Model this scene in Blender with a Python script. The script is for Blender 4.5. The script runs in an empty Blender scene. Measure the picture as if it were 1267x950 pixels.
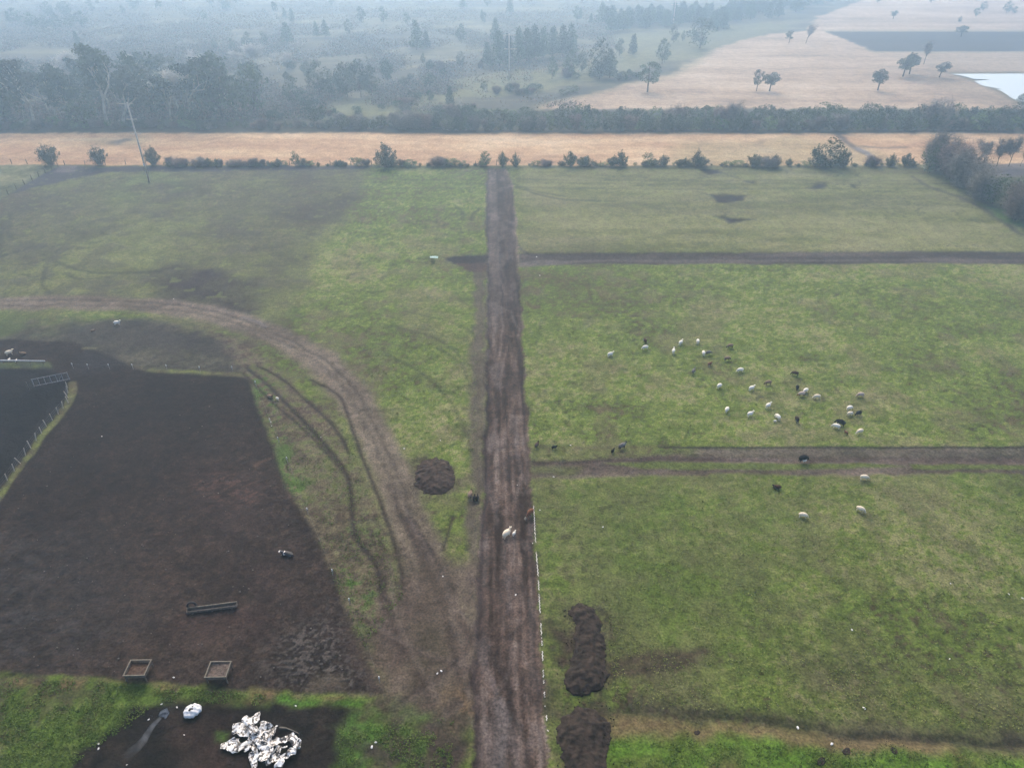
import bpy, math, random
import numpy as np
from mathutils import Vector, Matrix

# ------------------------------------------------------------------ camera, world, sun, exposure
SC = bpy.context.scene
COL = SC.collection
CAM_H = 55.0
PITCH = math.radians(33.4)
FPX = 881.0                      # focal length in units of the photograph's 1267 px width
CX, CY = 633.5, 475.0

cam_data = bpy.data.cameras.new('camera')
cam = bpy.data.objects.new('camera', cam_data)
COL.objects.link(cam)
cam.location = (0, 0, CAM_H)
cam.rotation_euler = (math.pi / 2 - PITCH, 0, 0)
cam_data.sensor_fit = 'HORIZONTAL'
cam_data.sensor_width = 36.0
cam_data.lens = 36.0 * FPX / 1267.0
cam_data.clip_start = 0.5
cam_data.clip_end = 9000
SC.camera = cam

SUN_EL, SUN_ROT = math.radians(41), math.radians(-8)
world = bpy.data.worlds.new('World')
SC.world = world
world.use_nodes = True
wn = world.node_tree
wn.nodes.clear()
w_out = wn.nodes.new('ShaderNodeOutputWorld')
w_bg = wn.nodes.new('ShaderNodeBackground')
w_sky = wn.nodes.new('ShaderNodeTexSky')
w_sky.sky_type = 'NISHITA'
w_sky.sun_disc = False
w_sky.sun_elevation = SUN_EL
w_sky.sun_rotation = SUN_ROT
w_sky.air_density = 1.0
w_sky.dust_density = 4.0
w_sky.ozone_density = 0.6
w_bg.inputs['Strength'].default_value = 0.14
wn.links.new(w_sky.outputs[0], w_bg.inputs[0])
wn.links.new(w_bg.outputs[0], w_out.inputs[0])

sun_data = bpy.data.lights.new('sun', 'SUN')
sun_data.energy = 1.4
sun_data.angle = math.radians(60)
sun_data.color = (1.0, 0.85, 0.67)
sun = bpy.data.objects.new('sun', sun_data)
COL.objects.link(sun)
sd = Vector((math.sin(SUN_ROT) * math.cos(SUN_EL), math.cos(SUN_ROT) * math.cos(SUN_EL), math.sin(SUN_EL)))
sun.rotation_euler = sd.to_track_quat('Z', 'Y').to_euler()
sun.location = (0, 0, 200)

SC.view_settings.view_transform = 'Standard'
SC.view_settings.look = 'None'
SC.view_settings.gamma = 1
SC.view_settings.use_curve_mapping = False
SC.view_settings.exposure = 0.97
SC.render.engine = 'CYCLES'
SC.cycles.volume_bounces = 3
SC.cycles.max_bounces = 6

HAZE_DENSITY = 0.00112
HAZE_COLOR = (0.52, 0.745, 1.0)
ALB = 0.40                        # photo tone -> reflectance factor

# ------------------------------------------------------------------ helpers
rnd = random.Random(7)
ct, st = math.cos(PITCH), math.sin(PITCH)


def P(u, v, z=0.0):
    """survey helper: the ground point (at height z) seen at photo position u, v"""
    vv = (v - CY) / FPX
    t = (CAM_H - z) / (st + vv * ct)
    return (t * (u - CX) / FPX, t * (ct - vv * st))


def height_at(y, v):
    """height of a point at ground distance y that stands at photo row v"""
    vv = (v - CY) / FPX
    return CAM_H - y * (st + vv * ct) / (ct - vv * st)


def lin(c, k=ALB):
    o = []
    for x in c[:3]:
        x = x / 255.0
        o.append(k * (x / 12.92 if x <= 0.04045 else ((x + 0.055) / 1.055) ** 2.4))
    return tuple(o)


def rgba(c, k=ALB):
    return (*lin(c, k), 1.0)


def node_mat(name, color, color2=None, scale=3.0, rough=0.9, bump=0.0, bump_scale=None, rand=0.0, spec=0.2, detail=4.0, lo=0.35, hi=0.65):
    """principled material whose colour wanders between two tones by object-space noise"""
    m = bpy.data.materials.new(name)
    m.use_nodes = True
    nt = m.node_tree
    b = nt.nodes['Principled BSDF']
    b.inputs['Roughness'].default_value = rough
    b.inputs['Specular IOR Level'].default_value = spec
    tc = nt.nodes.new('ShaderNodeTexCoord')
    n = nt.nodes.new('ShaderNodeTexNoise')
    n.inputs['Scale'].default_value = scale
    n.inputs['Detail'].default_value = detail
    nt.links.new(tc.outputs['Object'], n.inputs['Vector'])
    r = nt.nodes.new('ShaderNodeValToRGB')
    r.color_ramp.elements[0].position = lo
    r.color_ramp.elements[1].position = hi
    r.color_ramp.elements[0].color = color
    r.color_ramp.elements[1].color = color2 or tuple(min(1, x * 1.35) for x in color[:3]) + (1,)
    nt.links.new(n.outputs['Fac'], r.inputs[0])
    last = r.outputs[0]
    if rand:
        oi = nt.nodes.new('ShaderNodeObjectInfo')
        hs = nt.nodes.new('ShaderNodeHueSaturation')
        mr = nt.nodes.new('ShaderNodeMapRange')
        mr.inputs['To Min'].default_value = 1 - rand
        mr.inputs['To Max'].default_value = 1 + rand
        nt.links.new(oi.outputs['Random'], mr.inputs['Value'])
        nt.links.new(mr.outputs[0], hs.inputs['Value'])
        mh = nt.nodes.new('ShaderNodeMapRange')
        mh.inputs['To Min'].default_value = 0.5 - rand * 0.06
        mh.inputs['To Max'].default_value = 0.5 + rand * 0.06
        w = nt.nodes.new('ShaderNodeMath')
        w.operation = 'FRACT'
        mm = nt.nodes.new('ShaderNodeMath')
        mm.operation = 'MULTIPLY'
        mm.inputs[1].default_value = 17.3
        nt.links.new(oi.outputs['Random'], mm.inputs[0])
        nt.links.new(mm.outputs[0], w.inputs[0])
        nt.links.new(w.outputs[0], mh.inputs['Value'])
        nt.links.new(mh.outputs[0], hs.inputs['Hue'])
        nt.links.new(last, hs.inputs['Color'])
        last = hs.outputs[0]
    nt.links.new(last, b.inputs['Base Color'])
    if bump:
        bn = nt.nodes.new('ShaderNodeTexNoise')
        bn.inputs['Scale'].default_value = bump_scale or scale * 4
        bn.inputs['Detail'].default_value = 5
        nt.links.new(tc.outputs['Object'], bn.inputs['Vector'])
        bp = nt.nodes.new('ShaderNodeBump')
        bp.inputs['Strength'].default_value = bump
        bp.inputs['Distance'].default_value = 0.05
        nt.links.new(bn.outputs['Fac'], bp.inputs['Height'])
        nt.links.new(bp.outputs[0], b.inputs['Normal'])
    return m


def mesh_np(name, verts, faces, mats=(), fmat=None, smooth=False):
    """mesh from a vertex array and a face array (all faces with the same corner count)"""
    verts = np.asarray(verts, dtype=np.float32)
    faces = np.asarray(faces, dtype=np.int32)
    me = bpy.data.meshes.new(name)
    k = faces.shape[1]
    me.vertices.add(len(verts))
    me.vertices.foreach_set('co', verts.ravel())
    me.loops.add(faces.size)
    me.loops.foreach_set('vertex_index', faces.ravel())
    me.polygons.add(len(faces))
    me.polygons.foreach_set('loop_start', np.arange(0, faces.size, k, dtype=np.int32))
    me.polygons.foreach_set('loop_total', np.full(len(faces), k, dtype=np.int32))
    if fmat is not None:
        me.polygons.foreach_set('material_index', np.asarray(fmat, dtype=np.int32))
    if smooth:
        me.polygons.foreach_set('use_smooth', np.ones(len(faces), dtype=bool))
    for m in mats:
        me.materials.append(m)
    me.update(calc_edges=True)
    me.validate()
    return me


def link(name, data, loc=(0, 0, 0), rz=0.0, scale=1.0, parent=None):
    o = bpy.data.objects.new(name, data)
    COL.objects.link(o)
    o.location = loc
    o.rotation_euler = (0, 0, rz)
    o.scale = (scale, scale, scale) if isinstance(scale, (int, float)) else scale
    if parent is not None:
        o.parent = parent
    return o


def tag(o, label=None, cat=None, group=None, kind=None):
    if label:
        o['label'] = label
    if cat:
        o['category'] = cat
    if group:
        o['group'] = group
    if kind:
        o['kind'] = kind
    return o


class MB:
    """collects boxes, tubes and sheets into one mesh"""

    def __init__(self):
        self.v, self.f = [], []

    def box(self, c, s, rz=0.0, taper=1.0):
        n = len(self.v)
        ca, sa = math.cos(rz), math.sin(rz)
        for dz in (-.5, .5):
            k = taper if dz > 0 else 1.0
            for dx, dy in ((-.5, -.5), (.5, -.5), (.5, .5), (-.5, .5)):
                x, y = dx * s[0] * k, dy * s[1] * k
                self.v.append((c[0] + x * ca - y * sa, c[1] + x * sa + y * ca, c[2] + dz * s[2]))
        for q in ((0, 3, 2, 1), (4, 5, 6, 7), (0, 1, 5, 4), (1, 2, 6, 5), (2, 3, 7, 6), (3, 0, 4, 7)):
            self.f.append([n + i for i in q])
        return self

    def tube(self, pts, r, n=6, r1=None):
        r1 = r if r1 is None else r1
        rings = []
        pts = [Vector(p) for p in pts]
        for i, p in enumerate(pts):
            a = pts[max(0, i - 1)]
            b = pts[min(len(pts) - 1, i + 1)]
            d = (b - a).normalized()
            s = d.orthogonal().normalized()
            t = d.cross(s)
            rr = r + (r1 - r) * i / max(1, len(pts) - 1)
            base = len(self.v)
            for k in range(n):
                an = 2 * math.pi * k / n
                self.v.append(tuple(p + (s * math.cos(an) + t * math.sin(an)) * rr))
            rings.append(base)
        for a, b in zip(rings, rings[1:]):
            for k in range(n):
                self.f.append([a + k, a + (k + 1) % n, b + (k + 1) % n, b + k])
        self.f.append([rings[0] + k for k in range(n)][::-1])
        self.f.append([rings[-1] + k for k in range(n)])
        return self

    def mesh(self, name, mat, smooth=False):
        me = bpy.data.meshes.new(name)
        me.from_pydata(self.v, [], self.f)
        if mat:
            me.materials.append(mat)
        if smooth:
            for p in me.polygons:
                p.use_smooth = True
        me.update()
        return me

    def obj(self, name, mat, parent=None, loc=(0, 0, 0), rz=0.0, smooth=False):
        return link(name, self.mesh(name, mat, smooth), loc, rz, 1.0, parent)


# ---- numpy noise
def _hash(ix, iy, seed):
    h = (ix.astype(np.int64) * 374761393 + iy.astype(np.int64) * 668265263 + seed * 974634777) & 0xffffffff
    h = ((h ^ (h >> 13)) * 1274126177) & 0xffffffff
    h = h ^ (h >> 16)
    return (h & 0xffff).astype(np.float32) / 65535.0


def vnoise(x, y, seed=0):
    xi, yi = np.floor(x), np.floor(y)
    fx, fy = (x - xi).astype(np.float32), (y - yi).astype(np.float32)
    fx = fx * fx * (3 - 2 * fx)
    fy = fy * fy * (3 - 2 * fy)
    xi, yi = xi.astype(np.int64), yi.astype(np.int64)
    a = _hash(xi, yi, seed)
    b = _hash(xi + 1, yi, seed)
    c = _hash(xi, yi + 1, seed)
    d = _hash(xi + 1, yi + 1, seed)
    return (a + (b - a) * fx) * (1 - fy) + (c + (d - c) * fx) * fy


def fbm(x, y, size, octv=4, seed=0, gain=0.5):
    """0..1 noise whose largest features are about `size` metres"""
    ca, sa = 0.8, 0.6
    s = 0
    amp, tot = 1.0, 0.0
    fx, fy = x / size, y / size
    for o in range(octv):
        s = s + amp * vnoise(fx + 13.7 * o, fy + 7.1 * o, seed + o * 31)
        tot += amp
        amp *= gain
        fx, fy = (fx * ca - fy * sa) * 2.03, (fx * sa + fy * ca) * 2.03
    return s / tot


def sstep(a, b, x):
    t = np.clip((x - a) / (b - a), 0, 1)
    return t * t * (3 - 2 * t)


def catmull(pts, n=6):
    out = []
    p = [pts[0]] + list(pts) + [pts[-1]]
    for i in range(1, len(p) - 2):
        for k in range(n):
            t = k / n
            q = []
            for a in range(len(p[0])):
                p0, p1, p2, p3 = p[i - 1][a], p[i][a], p[i + 1][a], p[i + 2][a]
                q.append(0.5 * (2 * p1 + (p2 - p0) * t + (2 * p0 - 5 * p1 + 4 * p2 - p3) * t * t + (3 * p1 - p0 - 3 * p2 + p3) * t ** 3))
            out.append(tuple(q))
    out.append(tuple(pts[-1]))
    return out


# ------------------------------------------------------------------ ground sheet
def build_ground():
    # rows get wider apart with distance, columns fan out: fine near, coarse far
    vs = np.linspace(1010, -72, 880)
    vv = (vs - CY) / FPX
    ys = CAM_H * (ct - vv * st) / (st + vv * ct)
    ys = np.concatenate([[-600, -200, -60, 0, 14], ys, [ys[-1] * 1.12, ys[-1] * 1.3, ys[-1] * 1.6]])
    ys = ys[np.concatenate([[True], np.diff(ys) > 0.01])]
    halfw = np.maximum(ys, 20) * ct * 0.72 + CAM_H * st * 0.72
    # inner columns dense, outer skirt sparse
    t = np.concatenate([[-9, -5, -3, -2, -1.5], np.linspace(-1.2, 1.2, 860), [1.5, 2, 3, 5, 9]])
    X = halfw[:, None] * t[None, :]
    Y = np.repeat(ys[:, None], len(t), 1)
    R, Cn = X.shape
    X = X.ravel()
    Y = Y.ravel()
    n = X.size
    Z = np.zeros(n, np.float32)
    # ---- shared noises
    warp1 = fbm(X, Y, 9, 3, 1) - .5
    warp2 = fbm(X, Y, 9, 3, 2) - .5
    wf1 = fbm(X, Y, 2.2, 3, 101) - .5
    wf2 = fbm(X, Y, 2.2, 3, 102) - .5
    big = fbm(X, Y, 40, 4, 3)
    big2 = fbm(X, Y, 26, 4, 4)
    mid = fbm(X, Y, 7, 4, 5)
    mid2 = fbm(X, Y, 4, 4, 6)
    fine = fbm(X, Y, 1.2, 3, 7)
    fine2 = fbm(X, Y, 0.5, 2, 8)
    fine3 = fbm(X, Y, 0.26, 2, 77)
    clump = fbm(X, Y, 0.9, 4, 78, .75)
    streakx = fbm(X * 0.25, Y, 3.5, 4, 9)          # drawn out along x
    streakx2 = fbm(X * 0.12, Y, 8, 4, 10)
    dist = np.sqrt(X * X + Y * Y)

    col = np.zeros((n, 3), np.float32)

    def C(c):
        return np.array(lin(c), np.float32)

    def mix(mask, c):
        nonlocal col
        m = np.clip(mask, 0, 1)[:, None]
        cc = c if isinstance(c, np.ndarray) and c.ndim == 2 else (C(c)[None, :] if not isinstance(c, np.ndarray) else c[None, :])
        col = col * (1 - m) + cc * m

    def ramp(f, cs):
        """piecewise colour ramp over 0..1"""
        xs = np.linspace(0, 1, len(cs))
        arr = np.array([lin(c) for c in cs])
        return np.stack([np.interp(f, xs, arr[:, k]) for k in range(3)], 1).astype(np.float32)

    def poly(pts, soft=0.5, warp=0.0, wf=None):
        """soft inside mask of a polygon given by photo positions"""
        w = [P(*p) for p in pts]
        wx = X + warp1 * warp * 2 + wf1 * min(warp, .9) * 2.2
        wy = Y + warp2 * warp * 2 + wf2 * min(warp, .9) * 2.2
        xs = [p[0] for p in w]
        yl = [p[1] for p in w]
        pad = soft * 3 + warp * 2 + 1
        sel = np.where((X > min(xs) - pad) & (X < max(xs) + pad) & (Y > min(yl) - pad) & (Y < max(yl) + pad))[0]
        px, py = wx[sel], wy[sel]
        d = np.full(sel.size, 1e9)
        ins = np.zeros(sel.size, bool)
        for (x0, y0), (x1, y1) in zip(w, w[1:] + w[:1]):
            ex, ey = x1 - x0, y1 - y0
            L = ex * ex + ey * ey + 1e-9
            tt = np.clip(((px - x0) * ex + (py - y0) * ey) / L, 0, 1)
            d = np.minimum(d, np.hypot(px - x0 - tt * ex, py - y0 - tt * ey))
            c = ((y0 > py) != (y1 > py)) & (px < (x1 - x0) * (py - y0) / (y1 - y0 + 1e-12) + x0)
            ins ^= c
        sd_ = np.where(ins, d, -d)
        out = np.zeros(n, np.float32)
        out[sel] = sstep(-soft, soft, sd_)
        return out

    def line(pts, width, soft=0.4, warp=0.0, smooth=True, ret=False):
        """soft band along a line of photo positions; width in metres (or per point)"""
        w = [(*P(p[0], p[1]), (p[2] if len(p) > 2 else width)) for p in pts]
        if smooth:
            w = catmull(w, 6)
        pad = max(q[2] for q in w) + soft * 2 + warp * 2 + 1
        d = np.full(n, 1e9, np.float32)
        along = np.zeros(n, np.float32) if ret else None
        wx = X + warp1 * warp * 2 + wf1 * min(warp, .7) * 1.6
        wy = Y + warp2 * warp * 2 + wf2 * min(warp, .7) * 1.6
        for (x0, y0, w0), (x1, y1, w1) in zip(w, w[1:]):
            sel = np.where((X > min(x0, x1) - pad) & (X < max(x0, x1) + pad) & (Y > min(y0, y1) - pad) & (Y < max(y0, y1) + pad))[0]
            ex, ey = x1 - x0, y1 - y0
            L = ex * ex + ey * ey + 1e-9
            px, py = wx[sel], wy[sel]
            tt = np.clip(((px - x0) * ex + (py - y0) * ey) / L, 0, 1)
            dd = np.hypot(px - x0 - tt * ex, py - y0 - tt * ey) - (w0 + (w1 - w0) * tt) / 2
            d[sel] = np.minimum(d[sel], dd)
        return 1 - sstep(-soft, soft, d)

    # ---- pasture everywhere
    f = np.clip(0.5 + (big - .5) * 1.5 + (mid - .5) * .7 + (clump - .5) * 1.3 + (fine2 - .5) * .6 + (fine3 - .5) * .7 + (streakx - .5) * .7, 0, 1)
    col[:] = ramp(f, [(106, 98, 68), (106, 118, 62), (114, 134, 60), (126, 146, 66), (144, 156, 84), (160, 160, 108)])
    # browner thin places
    mix(sstep(.52, .72, mid2 + (big2 - .5) * .5) * .45, (136, 124, 98))
    mix(sstep(.58, .8, fine + (mid - .5) * .3) * .35, (98, 120, 52))
    # near right field, fresher
    m = poly([(660, 590), (1500, 590), (1500, 860), (900, 850), (690, 760)], 6, 4)
    mix(m * sstep(.35, .6, big2) * .5, (108, 134, 58))
    mix(m * sstep(.5, .64, fbm(X, Y, 3, 4, 21)) * .4, (122, 122, 84))
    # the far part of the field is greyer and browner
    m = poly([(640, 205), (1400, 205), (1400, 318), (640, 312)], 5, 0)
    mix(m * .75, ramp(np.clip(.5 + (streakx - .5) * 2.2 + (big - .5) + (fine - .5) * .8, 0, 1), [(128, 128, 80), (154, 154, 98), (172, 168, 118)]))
    mid_field = poly([(640, 326), (1500, 326), (1500, 552), (655, 552)], 5, 0) + poly([(400, 210), (600, 210), (600, 580), (520, 600), (440, 450), (360, 400)], 5, 3)
    col *= (1 + .16 * np.clip(mid_field, 0, 1))[:, None]
    mix(m * sstep(.5, .7, streakx2) * .35, (120, 112, 92))
    # left upper paddock, darker and browner
    m = poly([(-300, 150), (75, 206), (460, 207), (435, 270), (390, 330), (350, 410), (300, 400), (220, 380), (-300, 380)], 2.5, 2.5)
    mix(m * .72, ramp(np.clip(.5 + (big2 - .5) * 1.7 + (mid - .5) * 1.0 + (fine - .5) * .6, 0, 1), [(110, 98, 86), (118, 112, 86), (130, 130, 90), (140, 144, 92)]))
    mix(m * sstep(.52, .68, mid2 + (streakx - .5) * .4) * .45, (92, 88, 78))
    for pts, a in (([(170, 340), (230, 325), (300, 345), (320, 385), (260, 388), (190, 368)], .75),
                   ([(350, 260), (400, 245), (450, 240), (440, 262), (400, 280)], .5),
                   ([(60, 285), (110, 275), (125, 292), (80, 300)], .45),
                   ([(20, 250), (45, 246), (40, 262), (12, 264)], .4),
                   ([(205, 226), (250, 222), (262, 240), (215, 244)], .45),
                   ([(320, 310), (380, 295), (400, 320), (340, 340)], .35)):
        mix(poly(pts, 2.5, 4) * min(1, a * 1.25) * (.8 + .8 * (mid2 - .4)), (78, 68, 64))
    mix(poly([(120, 218), (230, 214), (225, 250), (140, 246)], 5, 4) * .45 * sstep(.4, .6, mid), (118, 140, 78))
    # ploughed strip along the far fence, pale patch in its corner
    mix(poly([(75, 206), (460, 205), (455, 209), (300, 212), (130, 213), (10, 240), (-40, 262), (-80, 262)], .8, .8), (86, 82, 88))
    mix(poly([(74, 205), (98, 205), (92, 213), (68, 213)], .8, .5) * .8, (140, 130, 132))
    mix(poly([(460, 205), (1130, 205), (1130, 208), (460, 208)], .8, .5) * .5, (92, 98, 78))
    # corner pasture outside the left fence
    m = poly([(-600, 200), (80, 203), (60, 212), (0, 247), (-300, 420)], .6, .4)
    mix(m, ramp(np.clip(.5 + (mid - .5) * 1.8 + (fine - .5), 0, 1), [(92, 98, 68), (128, 132, 92), (168, 164, 122)]))
    # old wheel curves in the far grass
    for pts, w_ in (([(640, 232), (665, 240), (700, 247), (760, 249)], .5), ([(636, 228), (660, 236), (700, 243)], .4),
                    ([(565, 256), (572, 262), (572, 272)], .5), ([(595, 258), (586, 265), (582, 274)], .5),
                    ([(70, 323), (100, 335), (150, 338), (200, 335)], .45), ([(82, 338), (100, 345), (140, 342)], .4),
                    ([(58, 330), (52, 350), (62, 364)], .35), ([(0, 318), (40, 305)], .4), ([(12, 265), (10, 285), (16, 296)], .5),
                    ([(2, 270), (0, 300), (3, 318)], .6),
                    ([(540, 430), (570, 450), (577, 470)], .3), ([(480, 438), (520, 460), (560, 500), (580, 540)], .35),
                    ([(470, 400), (540, 420), (585, 455)], .3), ([(500, 385), (560, 400), (595, 420)], .25)):
        mix(line(pts, w_ * (1.9 if pts[0][1] < 370 else 1.2), .5, .3) * .7, (74, 72, 56))
    for pts in ([(650, 452), (760, 446), (900, 448), (1100, 440), (1270, 444)], [(655, 505), (760, 500), (860, 512), (1000, 508)], [(660, 640), (760, 650), (900, 700), (1060, 720), (1270, 716)],
                [(664, 700), (780, 690), (900, 640), (1000, 610)], [(1040, 600), (1100, 680), (1180, 780), (1270, 830)], [(650, 345), (800, 372), (1000, 392), (1270, 380)], [(650, 410), (720, 395), (800, 350), (860, 330)]):
        for dv in (0, 4):
            mix(line([(a_, b_ + dv * (b_ / 500.)) for a_, b_ in pts], .3, .3, .7) * .28, (98, 98, 66))
    dung = sstep(.80, .86, vnoise(X / .9, Y / .9, 131)) * sstep(.45, .7, vnoise(X / 14, Y / 14, 132))
    mix(dung * .5, (72, 70, 50))
    mix(sstep(.82, .88, vnoise(X / 1.3, Y / 1.3, 133)) * .5, (140, 152, 84))
    for v0 in (222, 226, 232):
        mix(line([(640, v0), (800, v0 + 2), (1100, v0 + 1), (1270, v0 + 3)], .9, .6, .6) * .45, (92, 90, 68))
        mix(line([(330, v0 - 1), (450, v0), (600, v0 + 1)], .9, .6, .6) * .45, (88, 82, 68))

    # ---- bare dark paddock and what surrounds it
    # trampled surround
    m = poly([(-80, 392), (120, 396), (220, 392), (310, 430), (325, 455), (320, 470), (-80, 470)], 2.0, 3)
    mix(m * .85, ramp(np.clip(.5 + (mid - .5) * 1.6 + (clump - .5) * 1.8, 0, 1), [(72, 66, 62), (94, 86, 80), (118, 106, 98)]))
    mix(poly([(-80, 388), (60, 386), (100, 398), (80, 415), (-80, 425)], 1.5, 2.5) * .7 * sstep(.35, .6, mid), (104, 122, 66))
    mix(poly([(95, 400), (180, 395), (290, 420), (305, 440), (200, 438), (90, 425)], 2, 3) * .6, (74, 68, 68))
    # olive strip between paddock and curved track
    m = 1.1 * poly([(250, 400), (330, 440), (420, 520), (460, 600), (490, 700), (520, 780), (470, 870), (430, 800), (350, 600), (310, 470)], 1.2, 1.6)
    mix(m * .8, ramp(np.clip(.5 + (mid - .5) * 1.2 + (clump - .5) * 2.4 + (fine3 - .5) * .6, 0, 1), [(100, 84, 74), (118, 102, 88), (132, 118, 98), (136, 128, 100), (124, 130, 80)]))
    mix(poly([(300, 462), (330, 462), (360, 560), (410, 660), (440, 730), (425, 740), (385, 650), (350, 590), (320, 520)], .9, 1.8) * sstep(.52, .60, mid2 + (clump - .5) * .9) * .7, (94, 136, 54))
    mix(poly([(390, 640), (470, 650), (500, 780), (450, 790), (400, 700)], 2, 2) * sstep(.5, .6, mid2 + (clump - .5) * .6) * .6, (98, 136, 58))
    # dark mud paddock
    PAD = [(180, 461), (306, 467), (352, 590), (400, 682), (435, 772), (474, 858), (300, 857), (205, 846), (0, 833), (-400, 815), (-250, 560), (0, 420), (95, 424)]
    m = poly(PAD, .45, .28)
    fp = np.clip(.5 + (big - .5) * 1.3 + (mid - .5) * .6 + (clump - .5) * 1.0 + (fine2 - .5) * .5 + (fine3 - .5) * .5, 0, 1)
    mix(m, ramp(fp, [(46, 38, 34), (58, 48, 43), (70, 58, 52), (92, 77, 68)]))
    mix(poly([(250, 560), (330, 590), (350, 640), (300, 660), (230, 630)], 2.5, 3) * .35, (88, 72, 68))
    mix(poly([(300, 700), (420, 780), (440, 830), (330, 700)], 2.5, 3) * .3, (92, 74, 72))
    mix(poly([(215, 770), (320, 755), (330, 780), (240, 800)], 2, 2) * .4, (92, 70, 66))
    mix(poly([(0, 680), (140, 650), (180, 760), (100, 820), (0, 830)], 4, 4) * .5, (60, 57, 57))
    # scraps of straw in the paddock
    straw = line([(255, 598), (285, 590), (318, 606)], 2.2, 1.6, 1.0) + line([(262, 622), (290, 606), (312, 618)], 2, 1.4, 1.0)
    mix(np.clip(straw, 0, 1) * sstep(.5, .58, fbm(X * .5 + Y, Y * 1.8 - X * 1.4, .7, 3, 33)) * .6, (118, 92, 82))
    mix(line([(316, 575), (326, 570), (333, 568)], .5, .3) * .7, (120, 96, 80))
    # heavily hoof-trodden corners
    tr = poly([(340, 800), (400, 740), (425, 780), (462, 850), (340, 855)], 1.8, 2.5)
    cells = fbm(X, Y, .30, 2, 40, .5)
    mix(tr * .6, (46, 43, 42))
    mix(tr * sstep(.53, .62, cells) * .85, (112, 104, 98))
    tr2 = poly([(0, 660), (110, 660), (140, 760), (80, 825), (0, 830), (-200, 800)], 3.5, 3)
    mix(tr2 * sstep(.56, .68, fbm(X * .8, Y, .9, 2, 41)) * .4, (88, 84, 84))
    mix(poly([(395, 838), (428, 838), (430, 850), (390, 852)], .8, .8) * .7, (110, 100, 84))
    # wet pen on the left
    PEN = [(-200, 458), (58, 458), (84, 466), (84, 500), (60, 528), (2, 600), (-260, 960)]
    m = poly(PEN, .35, .4)
    mix(m, ramp(np.clip(.5 + (mid - .5) * 1.4 + (fine - .5) * 1.0, 0, 1), [(26, 24, 24), (38, 36, 36), (54, 50, 50)]))
    mix(poly([(-200, 449), (62, 449), (66, 456), (-200, 457)], .35, .3), ramp(np.clip(.5 + (fine - .5) * 2, 0, 1), [(88, 92, 84), (100, 112, 80), (128, 140, 84)]))
    mix(poly([(85, 438), (140, 436), (150, 452), (90, 462)], 1.5, 1.5) * .7, (62, 59, 62))
    # yellowish grass strips
    g = ramp(np.clip(.5 + (fine - .5) * 2 + (mid - .5), 0, 1), [(112, 102, 74), (130, 132, 84), (142, 152, 84)])
    mix(line([(88, 474, .9), (88, 486, 1.2), (80, 505, 1.0), (60, 532, .9), (40, 560, .9), (18, 590, .8), (-30, 660, .8)], 1, .25, .35), g)
    mix(line([(182, 459.5), (210, 460), (250, 461.5), (304, 464)], .7, .3, .4) * sstep(.3, .45, mid2), g)
    mix(line([(104, 430.5), (117, 431)], .5, .3, .2), (138, 136, 104))

    # ---- bottom left: green bank and burnt patch
    m = poly([(-600, 812), (0, 834), (50, 834), (120, 842), (200, 846), (300, 857), (470, 862), (580, 872), (580, 1100), (-600, 1100)], .35, .7)
    gb = ramp(np.clip(.5 + (mid - .5) * 1.8 + (fine - .5) * 1.2, 0, 1), [(100, 88, 66), (108, 112, 66), (108, 130, 58), (116, 146, 60), (132, 152, 78)])
    mix(m, gb)
    mix(m * sstep(.58, .7, mid2 + (big - .5) * .4) * .6, (102, 90, 74))
    for pts in ([(10, 838), (25, 838), (25, 846), (5, 846)], [(75, 842), (105, 844), (100, 852), (80, 850)], [(200, 846), (220, 848), (212, 860), (202, 856)],
                [(310, 858), (340, 858), (340, 868), (312, 868)], [(400, 862), (430, 864), (420, 870), (398, 868)]):
        mix(poly(pts, .5, .7) * .75, (150, 126, 92))
    # burnt / dark bare patch
    m = poly([(60, 1000), (100, 930), (150, 895), (175, 868), (250, 874), (320, 872), (345, 870), (450, 874), (470, 885), (430, 905), (425, 950), (500, 1010)], .7, 1.2)
    mix(m, ramp(np.clip(.5 + (mid - .5) * 1.4 + (fine - .5) * 1.1 + (fine2 - .5) * .5, 0, 1), [(30, 27, 25), (42, 37, 34), (62, 53, 47)]))
    mix(poly([(215, 905), (290, 895), (300, 960), (210, 1000)], 2, 2) * .5, (86, 66, 58))
    mix(poly([(270, 905), (283, 908), (281, 920), (268, 915)], .4, .4), (84, 112, 50))
    # grass and mud between there and the road
    m = poly([(420, 905), (440, 885), (470, 868), (545, 880), (575, 900), (580, 1100), (420, 1100)], .8, 1.2)
    mix(m, ramp(np.clip(.5 + (mid2 - .5) * 2.0 + (fine - .5) * 1.1, 0, 1), [(88, 76, 68), (96, 88, 70), (96, 112, 60), (96, 134, 56)]))
    for pts in ([(425, 915), (470, 930), (520, 950)], [(430, 955), (480, 910), (500, 885)], [(500, 920), (550, 895)], [(440, 900), (470, 930), (520, 940)]):
        mix(line(pts, .5, .35, .3) * .6, (84, 76, 68))
    for pts in ([(345, 862), (355, 862), (372, 866), (345, 866)], [(350, 863), (398, 866), (392, 872), (345, 870)], [(415, 868), (450, 868), (448, 875), (412, 872)]):
        mix(poly(pts, .3, .4), (92, 134, 48))

    # ---- curved track and the bare fan where it joins the road
    tc = ramp(np.clip(.5 + (mid - .5) * 1.4 + (fine - .5) * .9, 0, 1), [(116, 102, 90), (144, 128, 114), (168, 152, 136)])
    curve = [(-60, 377, 5.2), (60, 375, 5.2), (150, 376, 5.2), (230, 382, 5.2), (300, 400, 5.0), (360, 426, 5.0), (408, 456, 4.8), (443, 495, 4.6), (468, 545, 4.6), (490, 600, 4.8), (515, 670, 5.0), (535, 740, 5.4)]
    m = line(curve, 4, .9, .9)
    mix(m * .92, tc)
    track_z = m * 0
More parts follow.
